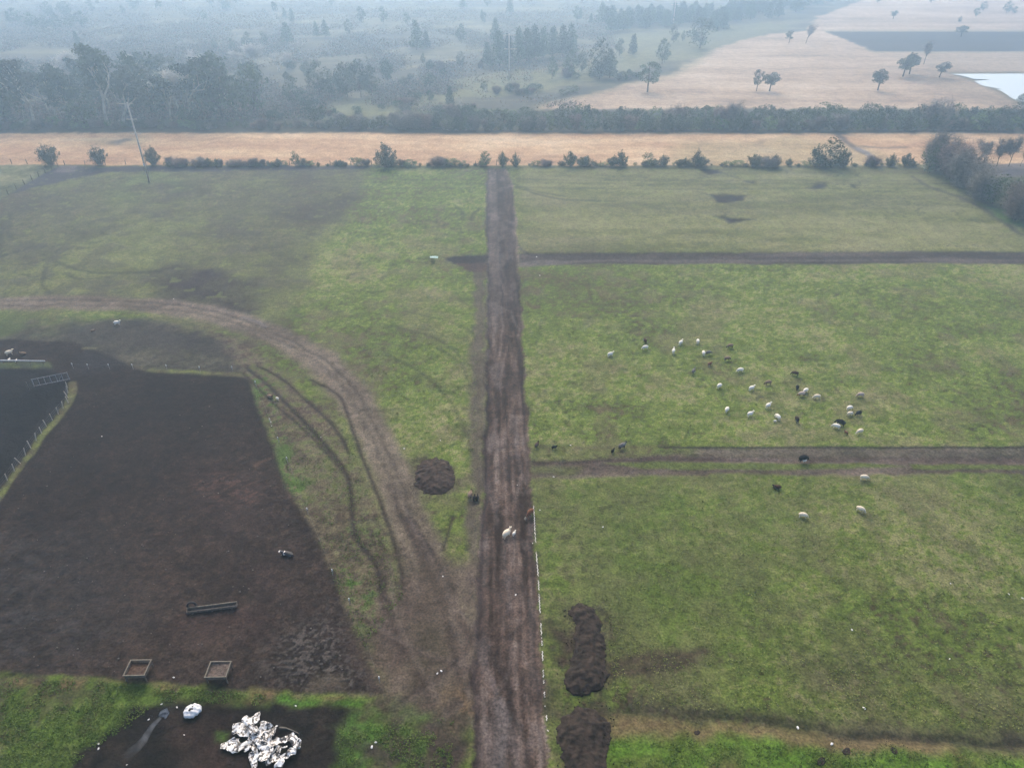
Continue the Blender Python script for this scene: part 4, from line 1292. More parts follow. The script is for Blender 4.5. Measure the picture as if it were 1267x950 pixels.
# ------------------------------------------------------------------ poles and fences
M['old_wood'] = node_mat('old_wood', rgba((138, 124, 112)), rgba((178, 164, 150)), 5, bump=.3)
M['concrete'] = node_mat('concrete', rgba((190, 178, 166), .8), rgba((214, 204, 192), .8), 3, bump=.2)
M['wire'] = node_mat('wire', rgba((110, 110, 112)), None, 5, .5)
M['steel'] = node_mat('galvanised_steel', rgba((150, 150, 154), .7), rgba((186, 186, 190), .7), 6, .45)
M['white_paint'] = node_mat('white_paint', rgba((222, 222, 222), .85), rgba((196, 198, 202), .85), 4, .6)
M['dark_soil'] = node_mat('heap_soil', rgba((50, 43, 40)), rgba((92, 78, 69)), 1.6, .95, 1.0, 5)
M['brown_soil'] = node_mat('heap_brown_soil', rgba((62, 51, 46)), rgba((104, 87, 77)), 1.6, .95, 1.0, 5)


def pole(u, v, vtop, label, arms, lamp=False, r=.17):
    x, y = P(u, v)
    h = height_at(y, vtop)
    e = tag(link('power_pole', None, (x, y, 0)), label, 'power pole')
    MB().tube([(0, 0, -.3), (0, 0, h)], r, 8, r * .7).obj('shaft', M['concrete'], e, smooth=True)
    for z, L, off in arms:
        a = MB().box((off, 0, z * h), (L, .14, .14)).obj('crossarm', M['concrete'], e)
        for sx in (-.46, 0, .46):
            MB().tube([(off + sx * L, 0, z * h + .07), (off + sx * L, 0, z * h + .28)], .05, 6, .03).obj('insulator', M['steel'], a)
    MB().tube([(.0, -r, h * .22), (.0, -r, h * .25)], .2, 6).obj('clamp', M['white_paint'], e)
    return e


pole(185, 226, 127, 'tall concrete power pole with three crossarms in the left field', ((.985, 3.6, -.6), (.80, 2.6, 0), (.62, 2.4, 0)), r=.25)
pole(630, 100, 42, 'distant power pole with crossarms in front of the pines', ((.97, 5, 0), (.68, 5, .6)), r=.3)
pole(833, 29, -4, 'very faint distant power pole in front of the pine wood', ((.97, 5, 0), (.7, 5, 0)), r=.3)
pole(625, 78, 56, 'short white post just left of the distant power pole', (), r=.2)


def fence(name, label, pts, spacing, hgt, mat, post_r=.06, wires=3, jitter=.05):
    """posts one by one and wires as parts of one fence"""
    e = tag(link(name, None, (*P(*pts[0]), 0)), label, 'fence')
    ox, oy = P(*pts[0])
    w = [Vector((*P(*p), 0)) for p in pts]
    pos = []
    for a, b in zip(w, w[1:]):
        L = (b - a).length
        k = max(1, int(round(L / spacing)))
        for i in range(k):
            pos.append(a + (b - a) * (i / k))
    pos.append(w[-1])
    pm_ = MB().tube([(0, 0, -.3), (0, 0, hgt)], post_r, 5, post_r * .9).mesh('post', mat)
    for p in pos:
        o = link('post', pm_, (p.x - ox, p.y - oy, 0), 0, 1, e)
        o.rotation_euler = (rnd.gauss(0, jitter), rnd.gauss(0, jitter), rnd.uniform(0, 3))
    for i in range(wires):
        z = hgt * (.35 + .55 * i / max(1, wires - 1))
        MB().tube([(p.x - ox, p.y - oy, z - .02) for p in pos], .012, 3).obj('wire', M['wire'], e)
    return e


fence('wire_fence', 'long low wire fence with dark posts along the far edge of the green field', [(80, 204), (460, 205), (640, 205), (1130, 205), (1165, 214)], 5.5, 1.25, M['old_wood'], .09)
fence('wire_fence', 'wire fence slanting down the left edge beside the rough grass corner', [(72, 206), (40, 223), (0, 247), (-60, 285)], 3.2, 1.3, M['old_wood'], .08)
fence('wire_fence', 'wire fence with pale short posts along the grass strip of the wet pen', [(84, 480), (84, 498), (72, 512), (58, 528), (38, 554), (18, 583), (0, 606), (-40, 660)], 1.35, 1.05, M['concrete'], .06, 3, .12)
fence('wire_fence', 'short thin posted wire fence along the rough grass corner at the left edge', [(-60, 203), (15, 203), (34, 203), (60, 203)], 5, 1.3, M['old_wood'], .1)

# electric fence round the paddock: thin posts with white heads
e = tag(link('electric_fence', None, (*P(91, 456), 0)), 'row of thin posts with white heads round the dark paddock', 'fence')
ox, oy = P(91, 456)
ep = [(91, 456), (110, 457), (136, 457), (165, 457), (207, 458), (248, 460), (288, 460), (317, 478), (335, 525), (345, 548), (356, 573), (381, 636), (412, 712), (433, 748), (470, 845)]
stake = MB().tube([(0, 0, -.2), (0, 0, .8)], .025, 5).mesh('post', M['steel'])
head = MB().tube([(0, 0, .72), (0, 0, .95)], .085, 6, .06).mesh('insulator', M['white_paint'])
for u, v in ep:
    x, y = P(u, v)
    s_ = link('post', stake, (x - ox, y - oy, 0), 0, 1, e)
    link('insulator', head, parent=s_)
wp = [P(u, v) for u, v in ep]
MB().tube([(x - ox, y - oy, .8) for x, y in wp], .01, 3).obj('wire', M['wire'], e)

# steel hurdle gate at the pen corner
a = Vector((*P(42, 479), 0))
b = Vector((*P(87, 470), 0))
g = tag(link('pen_gate', None, a), 'light steel pen gate with seven uprights at the corner of the wet pen', 'gate')
d = b - a
for z in (.18, 1.25):
    MB().tube([(0, 0, z), (d.x, d.y, z)], .045, 6).obj('rail', M['steel'], g)
for i in range(7):
    t = .02 + .96 * i / 6
    MB().tube([(d.x * t, d.y * t, .05), (d.x * t, d.y * t, 1.3)], .04 if i not in (0, 6) else .06, 6).obj('upright', M['steel'], g)
MB().tube([(d.x * .7, d.y * .7, .22), (d.x * .84, d.y * .84, 1.2)], .03, 5).obj('brace', M['steel'], g)
p0 = Vector((*P(36, 482), 0))
g2 = tag(link('gate_post', MB().tube([(0, 0, -.2), (0, 0, 1.3)], .07, 6, .06).mesh('gate_post', M['old_wood']), p0), 'weathered wooden post at the open end of the steel pen gate', 'post')

# white pipe rail over the grass strip
a = Vector((*P(-30, 449.5), 0))
b = Vector((*P(57, 450.5), 0))
g = tag(link('pipe_rail', None, a), 'long white pipe rail on posts above the grass strip at the left edge', 'rail')
d = b - a
MB().tube([(0, 0, .55), (d.x, d.y, .55)], .09, 8).obj('rail', M['white_paint'], g, smooth=True)
for i in range(6):
    t = .03 + .94 * i / 5
    MB().tube([(d.x * t, d.y * t, -.2), (d.x * t, d.y * t, .5)], .05, 6).obj('post', M['old_wood'], g)

# two low feed racks and the plank trough
M['rack_wood'] = node_mat('rack_wood', rgba((150, 142, 128)), rgba((186, 176, 158)), 6, bump=.3)
M['feed'] = node_mat('feed', rgba((98, 76, 64)), rgba((130, 106, 90)), 5, bump=.8)
M['feed2'] = node_mat('feed_pale', rgba((116, 100, 90)), rgba((160, 142, 130)), 5, bump=.8)


def feeder(u, v, label, feedmat, half):
    x, y = P(u, v)
    e = tag(link('feed_rack', None, (x, y, 0), .02), label, 'feeder', 'feed racks at the near side of the dark paddock')
    W, D, zt = 1.75, 1.5, .95
    for sy in (-1, 1):
        MB().box((0, sy * D / 2, zt), (W + .14, .09, .09)).obj('top_rail', M['rack_wood'], e)
    for sx in (-1, 1):
        MB().box((sx * W / 2, 0, zt + .003), (.09, D - .1, .09)).obj('side_rail', M['rack_wood'], e)
    for sx in (-1, 1):
        for sy in (-1, 1):
            MB().box((sx * (W / 2 - .05), sy * (D / 2 - .05), zt / 2 - .12), (.09, .09, zt + .14)).obj('leg', M['old_wood'], e)
    # slatted tray walls
    for sy in (-1, 1):
        for k in range(2):
            MB().box((0, sy * (D / 2 - .02), zt - .16 - k * .15), (W - .1, .03, .12)).obj('plank', M['old_wood'], e)
    for sx in (-1, 1):
        for k in range(2):
            MB().box((sx * (W / 2 - .02), 0, zt - .163 - k * .15), (.03, D - .16, .12)).obj('plank', M['old_wood'], e)
    MB().box((0, 0, zt - .42), (W - .1, D - .1, .04)).obj('tray_floor', M['old_wood'], e)
    n = 14
    vs, fs = [], []
    for i in range(n + 1):
        for j in range(n + 1):
            px, py = (i / n - .5) * (W - .16), (j / n - .5) * (D - .16)
            lvl = .27 + .09 * math.sin(px * 2.3 + half) * math.cos(py * 2 + half) + rnd.uniform(-.02, .02)
            if half and py > .15:
                lvl -= .12
            vs.append((px, py, zt - .40 + max(.0, lvl)))
    for i in range(n):
        for j in range(n):
            q = i * (n + 1) + j
            fs.append((q, q + n + 1, q + n + 2, q + 1))
    me = bpy.data.meshes.new('feed')
    me.from_pydata(vs, [], fs)
    me.materials.append(feedmat)
    link('feed', me, parent=e)
    return e


feeder(174, 834, 'wooden feed rack half filled with brown feed, left one of the two', M['feed'], 1.0)
feeder(273, 836, 'wooden feed rack with greyish feed and yellow rear rail, right one of the two', M['feed2'], 0.0)

a = Vector((*P(232, 758), 0))
b = Vector((*P(294, 750), 0))
e = tag(link('trough', None, a, math.atan2((b - a).y, (b - a).x)), 'long narrow wooden trough lying across the dark paddock', 'trough')
L = (b - a).length
MB().box((L / 2, 0, .12), (L, .38, .06)).obj('base', M['old_wood'], e)
MB().box((L / 2, .21, .27), (L, .05, .32)).obj('side_board', M['rack_wood'], e)
MB().box((L / 2, -.21, .25), (L, .05, .26)).obj('side_board', M['old_wood'], e)
MB().box((L / 2, .21, .45), (L + .04, .08, .04)).obj('top_rail', M['rack_wood'], e)
for x in (0.03, L - .03):
    MB().box((x, 0, .252), (.05, .37, .28)).obj('end_board', M['old_wood'], e)
for x in (.5, L / 2, L - .5):
    MB().box((x, 0, .045), (.14, .55, .09)).obj('bearer', M['old_wood'], e)

M['rubber'] = node_mat('rubber', rgba((62, 64, 68)), rgba((96, 98, 102)), 4, .8)


def tyre(R=.40, r=.13):
    vs, fs = [], []
    n, k = 28, 10
    for i in range(n):
        a_ = 2 * math.pi * i / n
        for j in range(k):
            b_ = 2 * math.pi * j / k
            rr = R + math.cos(b_) * r * .75
            vs.append((math.cos(a_) * rr, math.sin(b_) * r, math.sin(a_) * rr))
    for i in range(n):
        for j in range(k):
            fs.append((i * k + j, i * k + (j + 1) % k, ((i + 1) % n) * k + (j + 1) % k, ((i + 1) % n) * k + j))
    me = bpy.data.meshes.new('tyre')
    me.from_pydata(vs, [], fs)
    for p_ in me.polygons:
        p_.use_smooth = True
    me.materials.append(M['rubber'])
    return me


x, y = P(238, 754.5)
o = link('old_tyre', tyre(), (x, y + .15, .42))
o.rotation_euler = (math.radians(-14), 0, math.radians(5))
tag(o, 'old grey tyre leaning against the left end of the long trough', 'tyre')


# ------------------------------------------------------------------ soil heaps
def heap(pts, hgt, label, mat, lump=.25):
    w = np.array([P(*p) for p in pts])
    cx, cy = w.mean(0)
    x0, y0 = w.min(0) - 1.0
    x1, y1 = w.max(0) + 1.0
    stp = .11 if hgt > .3 else .05
    nx, ny = int((x1 - x0) / stp) + 1, int((y1 - y0) / stp) + 1
    gx, gy = np.meshgrid(np.linspace(x0, x1, nx), np.linspace(y0, y1, ny))
    X, Y = gx.ravel(), gy.ravel()
    wf_ = min(1, hgt * 1.8) if hgt > .3 else .55
    wx = X + ((fbm(X, Y, 2.2, 3, 81) - .5) * .7 + (fbm(X, Y, .4, 3, 85) - .5) * .5) * wf_
    wy = Y + ((fbm(X, Y, 2.2, 3, 82) - .5) * .7 + (fbm(X, Y, .4, 3, 86) - .5) * .5) * wf_
    dmin = np.full(X.size, 1e9)
    ins = np.zeros(X.size, bool)
    for (ax, ay), (bx, by) in zip(w, np.roll(w, -1, 0)):
        ex, ey = bx - ax, by - ay
        t = np.clip(((wx - ax) * ex + (wy - ay) * ey) / (ex * ex + ey * ey + 1e-9), 0, 1)
        dmin = np.minimum(dmin, np.hypot(wx - ax - t * ex, wy - ay - t * ey))
        ins ^= ((ay > wy) != (by > wy)) & (wx < (bx - ax) * (wy - ay) / (by - ay + 1e-12) + ax)
    sd_ = np.where(ins, dmin, -dmin) + (.26 if hgt > .3 else .03)
    Z = hgt * (1 - np.exp(-np.clip(sd_, 0, 9) / (hgt * 1.7))) * 1.1
    Z += (fbm(X, Y, 1.1, 3, 83) - .5) * lump * .45 * sstep(-.2, .5, sd_) + (fbm(X, Y, .4, 3, 84, .7) - .5) * lump * 1.2 * sstep(-.3, .1, sd_)
    Z = np.where(sd_ < -.12, -.35, Z * sstep(-.2, .5, sd_) + .04)
    verts = np.stack([X - cx, Y - cy, Z], 1)
    idx = np.arange(nx * ny).reshape(ny, nx)
    f = np.stack([idx[:-1, :-1], idx[:-1, 1:], idx[1:, 1:], idx[1:, :-1]], -1).reshape(-1, 4)
    keep = verts[f][:, :, 2].max(1) > -.3
    f = f[keep]
    used_, inv = np.unique(f, return_inverse=True)
    o = link('soil_heap', mesh_np('soil_heap', verts[used_], inv.reshape(-1, 4), [mat], smooth=True), (cx, cy, 0))
    tag(o, label, 'soil heap')
    # clods that rolled off, one part
    rng = np.random.default_rng(int(abs(cx * 10)) + 3)
    cand = np.where((sd_ > -1.0) & (sd_ < .4))[0]
    mb = MB()
    for i in rng.choice(cand, min(140, max(6, len(cand) // 14))):
        s = rng.uniform(.03, .11) * min(1, hgt + .2)
        mb.box((X[i] - cx, Y[i] - cy, max(0, Z[i]) + s * .3), (s, s * 1.3, s), rng.uniform(0, 3), .6)
    c = mb.obj('clods', mat, o)
    c['kind'] = 'stuff'
    return o


heap([(515, 585), (522, 574), (536, 568), (552, 573), (559, 586), (557, 603), (546, 610), (528, 608), (517, 599)], .5, 'round low heap of dark earth left of the dirt road', M['brown_soil'])
heap([(707, 757), (718, 751), (732, 756), (741, 775), (746, 800), (745, 830), (738, 850), (722, 856), (706, 850), (704, 835), (714, 815), (716, 790), (716, 772)], .6, 'long curved heap of dark earth right of the dirt road', M['dark_soil'])
heap([(693, 905), (700, 888), (718, 879), (738, 884), (750, 896), (750, 915), (745, 945), (748, 990), (700, 990), (703, 950), (694, 920)], .65, 'dark earth heap cut by the bottom edge, right of the road', M['dark_soil'])
for u, v, r, lab in ((1017, 942, 4, 'small dark clump in the bright grass at the bottom'), (1048, 928, 2.6, 'small dark clump in front of the drain, left of two'), (1107, 927, 3.2, 'small dark clump in front of the drain, right of two'),
                     (861, 905, 1.8, 'tiny dark clump on the dry bank of the drain')):
    heap([(u - r, v), (u - r * .5, v - r * .7), (u + r * .6, v - r * .7), (u + r, v), (u + r * .4, v + r * .7), (u - r * .6, v + r * .7)], .25, lab, M['dark_soil'], .08)

# ------------------------------------------------------------------ plastic sheeting, bag and smoke
def plastic_mat():
    m = bpy.data.materials.new('dirty_shaded_plastic')
    m.use_nodes = True
    nt = m.node_tree
    b_ = nt.nodes['Principled BSDF']
    b_.inputs['Roughness'].default_value = .38
    tcn = nt.nodes.new('ShaderNodeTexCoord')
    n1 = nt.nodes.new('ShaderNodeTexNoise')
    n1.inputs['Scale'].default_value = 2.3
    n1.inputs['Detail'].default_value = 7
    n1.inputs['Distortion'].default_value = 1.6
    r = nt.nodes.new('ShaderNodeValToRGB')
    els = r.color_ramp.elements
    els[0].position, els[0].color = .41, (.035, .032, .03, 1)  # dark tones are dirt streaks plus painted-in shade of creases and gaps
    els[1].position, els[1].color = .51, (.62, .60, .57, 1)
    x_ = els.new(.465)
    x_.color = (.25, .22, .19, 1)
    x_ = els.new(.6)
    x_.color = (.80, .80, .78, 1)
    nt.links.new(tcn.outputs['Object'], n1.inputs['Vector'])
    nt.links.new(n1.outputs['Fac'], r.inputs[0])
    nt.links.new(r.outputs[0], b_.inputs['Base Color'])
    n2 = nt.nodes.new('ShaderNodeTexNoise')
    n2.inputs['Scale'].default_value = 6
    n2.inputs['Detail'].default_value = 5
    bp_ = nt.nodes.new('ShaderNodeBump')
    bp_.inputs['Strength'].default_value = .45
    bp_.inputs['Distance'].default_value = .1
    nt.links.new(tcn.outputs['Object'], n2.inputs['Vector'])
    nt.links.new(n2.outputs['Fac'], bp_.inputs['Height'])
    nt.links.new(bp_.outputs[0], b_.inputs['Normal'])
    return m


M['plastic'] = plastic_mat()


def Q(a, b):      # positions read off an enlargement of the heap
    return (220 + a / 6.335, 850 + b / 6.335)


hx, hy = P(*Q(650, 440))
ph = tag(link('plastic_heap', None, (hx, hy, 0)), 'heap of crumpled dirty white plastic sheeting on the dark burnt patch', 'plastic sheeting')


def sheet(path, lift, seed):
    """crumpled strip: path of (a, b, width) on the enlargement"""
    w = [(*P(*Q(a, b)), wd / 6.335 / 13.5) for a, b, wd in path]
    w = catmull(w, 16)
    n = 27
    vs = []
    for i, (x, y, wd) in enumerate(w):
        a_, b_ = w[max(0, i - 1)], w[min(len(w) - 1, i + 1)]
        dx, dy = b_[0] - a_[0], b_[1] - a_[1]
        L_ = math.hypot(dx, dy) + 1e-6
        nx_, ny_ = -dy / L_, dx / L_
        for j in range(n):
            t = (j / (n - 1) - .5) * wd
            vs.append((x + nx_ * t, y + ny_ * t))
    V = np.array(vs)
    X, Y = V[:, 0], V[:, 1]
    jx = (fbm(X * 3, Y * 3, 1.2, 2, seed) - .5) * .5
    jy = (fbm(X * 3, Y * 3, 1.2, 2, seed + 1) - .5) * .5
    z = lift + np.abs(fbm(X, Y, 1.1, 3, seed + 2) - .5) * .8 + np.abs(fbm(X * 2, Y * .7, .8, 2, seed + 5) - .5) * .6
    V3 = np.stack([X + jx - hx, Y + jy - hy, z], 1)
    m_, k_ = len(w), n
    idx = np.arange(m_ * k_).reshape(m_, k_)
    f = np.stack([idx[:-1, :-1], idx[:-1, 1:], idx[1:, 1:], idx[1:, :-1]], -1).reshape(-1, 4)
    top = mesh_np('sheet', V3, f, [M['plastic']], smooth=True)
    o = link('sheet', top, parent=ph)
    so = o.modifiers.new('thickness', 'SOLIDIFY')
    so.thickness = .015
    return o


for i, (path, lift) in enumerate([
    ([(430, 345, 80), (500, 338, 100), (600, 345, 95)], .1),
    ([(618, 248, 20), (625, 290, 45), (560, 290, 60), (590, 350, 55), (625, 400, 60)], .5),
    ([(640, 325, 70), (710, 345, 90), (782, 360, 60)], .15),
    ([(358, 462, 25), (410, 465, 95), (470, 460, 110), (505, 440, 60)], .1),
    ([(470, 500, 40), (540, 460, 60), (600, 425, 40)], .1),
    ([(530, 535, 15), (560, 480, 40), (575, 420, 22)], .25),
    ([(600, 540, 30), (610, 480, 25), (625, 420, 35)], .2),
    ([(630, 380, 80), (680, 440, 105), (700, 510, 90), (680, 580, 65), (690, 622, 20)], .35),
    ([(600, 520, 55), (598, 580, 65), (600, 640, 40)], .15),
    ([(730, 480, 25), (800, 435, 45), (870, 420, 55), (940, 440, 55), (945, 490, 50)], .2),
    ([(945, 480, 45), (880, 545, 45), (810, 590, 60), (785, 650, 60)], .25),
    ([(700, 600, 40), (780, 575, 30), (850, 535, 25), (900, 490, 20)], .1),
    ([(790, 470, 20), (805, 520, 28), (800, 560, 18)], .2),
    ([(640, 560, 30), (720, 550, 25), (790, 545, 20)], .1),
    ([(735, 520, 18), (790, 500, 14), (850, 470, 16)], .12),
]):
    sheet(path, lift, 200 + i * 7)
M['film'] = node_mat('grey_film', rgba((110, 106, 100)), rgba((60, 56, 54)), 3, .5)
x, y = P(*Q(850, 345))
vs = []
for a_, b_ in [(800, 330), (850, 330), (900, 345), (950, 375), (962, 420), (948, 420), (930, 385), (880, 365), (830, 352)]:
    vs.append((*P(*Q(a_, b_)), rnd.uniform(.03, .3)))
mb = MB()
mb.tube([(p_[0] - x, p_[1] - y, p_[2]) for p_ in vs[:5]], .13, 5, .05)
tag(mb.obj('torn_film', M['film'], None, (x, y, 0)), 'torn strip of dark grey film beside the white plastic heap', 'plastic film')

# round white bag with a dark slit
import bmesh
bm = bmesh.new()
bmesh.ops.create_icosphere(bm, subdivisions=4, radius=1)
for v in bm.verts:
    nn = .1 * math.sin(v.co.x * 7 + v.co.y * 4) * math.cos(v.co.y * 6) + .05 * math.sin(v.co.x * 15 + 2)
    v.co.x *= .72 + nn * .4
    v.co.y *= .60 + nn * .4
    v.co.z = v.co.z * (.34 + nn) + .24
me = bpy.data.meshes.new('bag_body')
bm.to_mesh(me)
bm.free()
for p_ in me.polygons:
    p_.use_smooth = True
M['bag'] = node_mat('white_bag', rgba((214, 214, 216), .85), rgba((238, 238, 238), .85), 2, .5, .5, 9)
M['black_hole'] = node_mat('dark_opening', (.012, .012, .014, 1), (.03, .03, .03, 1), 4, .8)
me.materials.append(M['bag'])
x, y = P(239, 881)
e = tag(link('white_bag', None, (x, y, 0), math.radians(28)), 'round white sack with a dark torn slit on the burnt ground', 'sack')
link('bag_body', me, parent=e)
for c_, s_, rz in (((.02, .0, .575), (.60, .10, .07), .3), ((.06, .02, .585), (.12, .40, .07), -.2), ((-.12, -.05, .58), (.22, .16, .06), .6)):
    MB().box(c_, s_, rz, .7).obj('slit', M['black_hole'], e)

# smouldering ash spot and its thin smoke
M['ash'] = node_mat('ash', (.02, .026, .036, 1), (.07, .085, .11, 1), 4, .9, .8)
heap([(196, 887), (199, 882), (205, 879), (207, 883), (203, 888)], .2, 'small blue black smouldering ash heap on the burnt patch', M['ash'], .1)
sm = bpy.data.materials.new('smoke')
sm.use_nodes = True
nt = sm.node_tree
nt.nodes.clear()
so_ = nt.nodes.new('ShaderNodeOutputMaterial')
pvn = nt.nodes.new('ShaderNodeVolumePrincipled')
pvn.inputs['Color'].default_value = (.85, .9, 1, 1)
tcn = nt.nodes.new('ShaderNodeTexCoord')
nz = nt.nodes.new('ShaderNodeTexNoise')
nz.inputs['Scale'].default_value = .9
nz.inputs['Detail'].default_value = 3
mr = nt.nodes.new('ShaderNodeMapRange')
mr.inputs['From Min'].default_value = .38
mr.inputs['From Max'].default_value = .7
mr.inputs['To Min'].default_value = 0
mr.inputs['To Max'].default_value = .55
nt.links.new(tcn.outputs['Object'], nz.inputs['Vector'])
nt.links.new(nz.outputs['Fac'], mr.inputs['Value'])
ln = nt.nodes.new('ShaderNodeVectorMath')
ln.operation = 'LENGTH'
nt.links.new(tcn.outputs['Object'], ln.inputs[0])
fd = nt.nodes.new('ShaderNodeMapRange')
fd.inputs['From Max'].default_value = 5.2
fd.inputs['To Min'].default_value = 1.0
fd.inputs['To Max'].default_value = 0.08
nt.links.new(ln.outputs['Value'], fd.inputs['Value'])
mlt = nt.nodes.new('ShaderNodeMath')
mlt.operation = 'MULTIPLY'
nt.links.new(mr.outputs[0], mlt.inputs[0])
nt.links.new(fd.outputs[0], mlt.inputs[1])
nt.links.new(mlt.outputs[0], pvn.inputs['Density'])
nt.links.new(pvn.outputs[0], so_.inputs['Volume'])
sx, sy = P(199, 886)
pts = []
for u, v, z in ((199, 887, .3), (193, 893, .6), (187, 900, .9), (182, 908, 1.2), (178, 915, 1.5), (170, 924, 1.8), (162, 930, 2.0), (156, 938, 2.1)):
    X_, Y_ = P(u, v, z)
    pts.append((X_ - sx, Y_ - sy, z))
mb = MB().tube(pts, .14, 10, .42)
tag(mb.obj('smoke', sm, None, (sx, sy, 0), smooth=True), 'thin bluish smoke drifting from the smouldering ash', 'smoke', None, 'stuff')

# white strip along the right edge of the road
pts = [(660, 622), (661, 640), (662, 660), (664, 690), (666, 715), (667, 735), (668, 755), (670, 785), (671, 805), (672, 830), (673, 848), (674, 866), (676, 886), (678, 905)]
M['white_line'] = node_mat('white_strip', rgba((235, 232, 226), .85), rgba((150, 144, 138), .7), 3, .6, .4)
w = catmull([P(*p) for p in pts], 22)
sx, sy = w[0]
e = tag(link('white_hose', None, (sx, sy, 0)), 'broken white hose half buried along the right edge of the dirt road', 'hose')
run = []
for i, (x, y) in enumerate(w):
    buried = math.sin(i * .37) + math.sin(i * .23 + 1) * .9 + math.sin(i * 1.3) * .35 + (i / len(w)) * 2.0 > 1.55
    if not buried:
        run.append((x - sx + .04 * math.sin(i * 1.7), y - sy, .06 + .02 * math.sin(i)))
    if (buried or i == len(w) - 1) and len(run) > 1:
        MB().tube(run, .05, 5, .045).obj('hose_piece', M['white_line'], e)
        run = []
    elif buried:
        run = []

# turquoise sheet, small litter and stones
M['turquoise'] = node_mat('turquoise_sheet', rgba((170, 205, 205), .7), rgba((130, 176, 180), .7), 4, .5)
x, y = P(537, 318.5)
vs = [(-.75, -.3, .05), (0, -.45, .1), (.75, -.6, .05), (.8, .2, .12), (.1, .35, .15), (-.8, .35, .06)]
mb = MB()
mb.v = vs + [(a_, b_, c_ - .03) for a_, b_, c_ in vs]
mb.f = [[0, 1, 4, 5], [1, 2, 3, 4], [11, 10, 7, 6], [10, 9, 8, 7]] + [[i, (i + 1) % 6 + 0, (i + 1) % 6 + 6, i + 6][::-1] for i in range(6)]
tag(mb.obj('plastic_sheet', M['turquoise'], None, (x, y, 0)), 'pale turquoise sheet lying in the grass left of the junction', 'sheet')

M['stone'] = node_mat('pale_stone', rgba((110, 104, 98)), rgba((160, 154, 148)), 6, .9, rand=.3)
M['white_stone'] = node_mat('white_scrap', rgba((230, 230, 230), .85), rgba((205, 205, 205), .85), 6, .7)
stone_me = []
for s in range(4):
    bm = bmesh.new()
    bmesh.ops.create_icosphere(bm, subdivisions=2, radius=.5)
    rs = random.Random(s)
    for v in bm.verts:
        v.co *= rs.uniform(.75, 1.1)
        v.co.z *= .6
    me = bpy.data.meshes.new('stone')
    bm.to_mesh(me)
    bm.free()
    stone_me.append(me)
for s in range(2):
    c_ = stone_me[s].copy()
    c_.materials.append(M['white_stone'])
    stone_me.append(c_)
for s in range(4):
    stone_me[s].materials.append(M['stone'])


def in_poly(x, y, pl):
    ins = False
    for (x0, y0), (x1, y1) in zip(pl, pl[1:] + pl[:1]):
        if (y0 > y) != (y1 > y) and x < (x1 - x0) * (y - y0) / (y1 - y0) + x0:
            ins = not ins
    return ins


padp = [(100, 465), (300, 472), (345, 590), (395, 685), (430, 780), (440, 840), (200, 835), (5, 822), (5, 640), (60, 560)]
c = 0
while c < 150:
    u, v = rnd.uniform(0, 460), rnd.uniform(465, 850)
    if in_poly(u, v, padp):
        x, y = P(u, v)
        o = link('stone', stone_me[rnd.randrange(4)], (x, y, .03), rnd.uniform(0, 6), rnd.choice([.08, .10, .12, .14, .2]))
        tag(o, 'small pale stone lying on the dark mud of the paddock', 'stone', 'stones scattered on the dark paddock')
        c += 1
for u, v, s in [(122, 920, .28), (122, 926, .28), (184, 890, .25), (219, 875, .28), (200, 871, .25), (366, 873, .28), (228, 909, .22), (215, 838, .3), (157, 946, .2), (546, 830, .35), (548, 713, .25), (541, 833, .3), (706, 551, .3),
                (685, 590, .3), (987, 900, .4), (1029, 920, .4), (1069, 876, .4), (1054, 779, .3), (1175, 815, .25), (1176, 722, .25), (1248, 735, .3), (1265, 740, .3), (460, 924, .4), (465, 918, .3),
                (335, 522, .3), (336, 527, .25), (664, 318, .4), (668, 341, .4), (659, 672, .2), (638, 736, .35), (746, 652, .3), (668, 631, .25), (500, 555, .3), (545, 545, .3), (397, 541, .25), (640, 600, .15), (126, 540, .3), (215, 370, .3)]:
    x, y = P(u, v)
    o = link('white_scrap', stone_me[4 + rnd.randrange(2)], (x, y, .03), rnd.uniform(0, 6), (s * .75, s * .5, s * .5))
    tag(o, 'small white scrap lying on the ground', 'scrap', 'white scraps scattered over the ground')

# ------------------------------------------------------------------ animals
def skin_mesh(name, nodes, edges, sub=2, root=0):
    """continuous body grown over a skeleton: nodes are (x, y, z, radius)"""
    me = bpy.data.meshes.new(name + '_skeleton')
    me.from_pydata([n_[:3] for n_ in nodes], edges, [])
    o = bpy.data.objects.new(name + '_skeleton', me)
    COL.objects.link(o)
    o.modifiers.new('skin', 'SKIN')
    me.skin_vertices[0]
    for i, n_ in enumerate(nodes):
        sv = me.skin_vertices[0].data[i]
        sv.radius = (n_[3], n_[3])
        sv.use_root = (i == root)
    ss = o.modifiers.new('sub', 'SUBSURF')
    ss.levels = ss.render_levels = sub
    dg = bpy.context.evaluated_depsgraph_get()
    out = bpy.data.meshes.new_from_object(o.evaluated_get(dg))
    out.name = name
    bpy.data.objects.remove(o)
    bpy.data.meshes.remove(me)
    for p_ in out.polygons:
        p_.use_smooth = True
    return out


def add_skin_layer(me_obj):
    pass


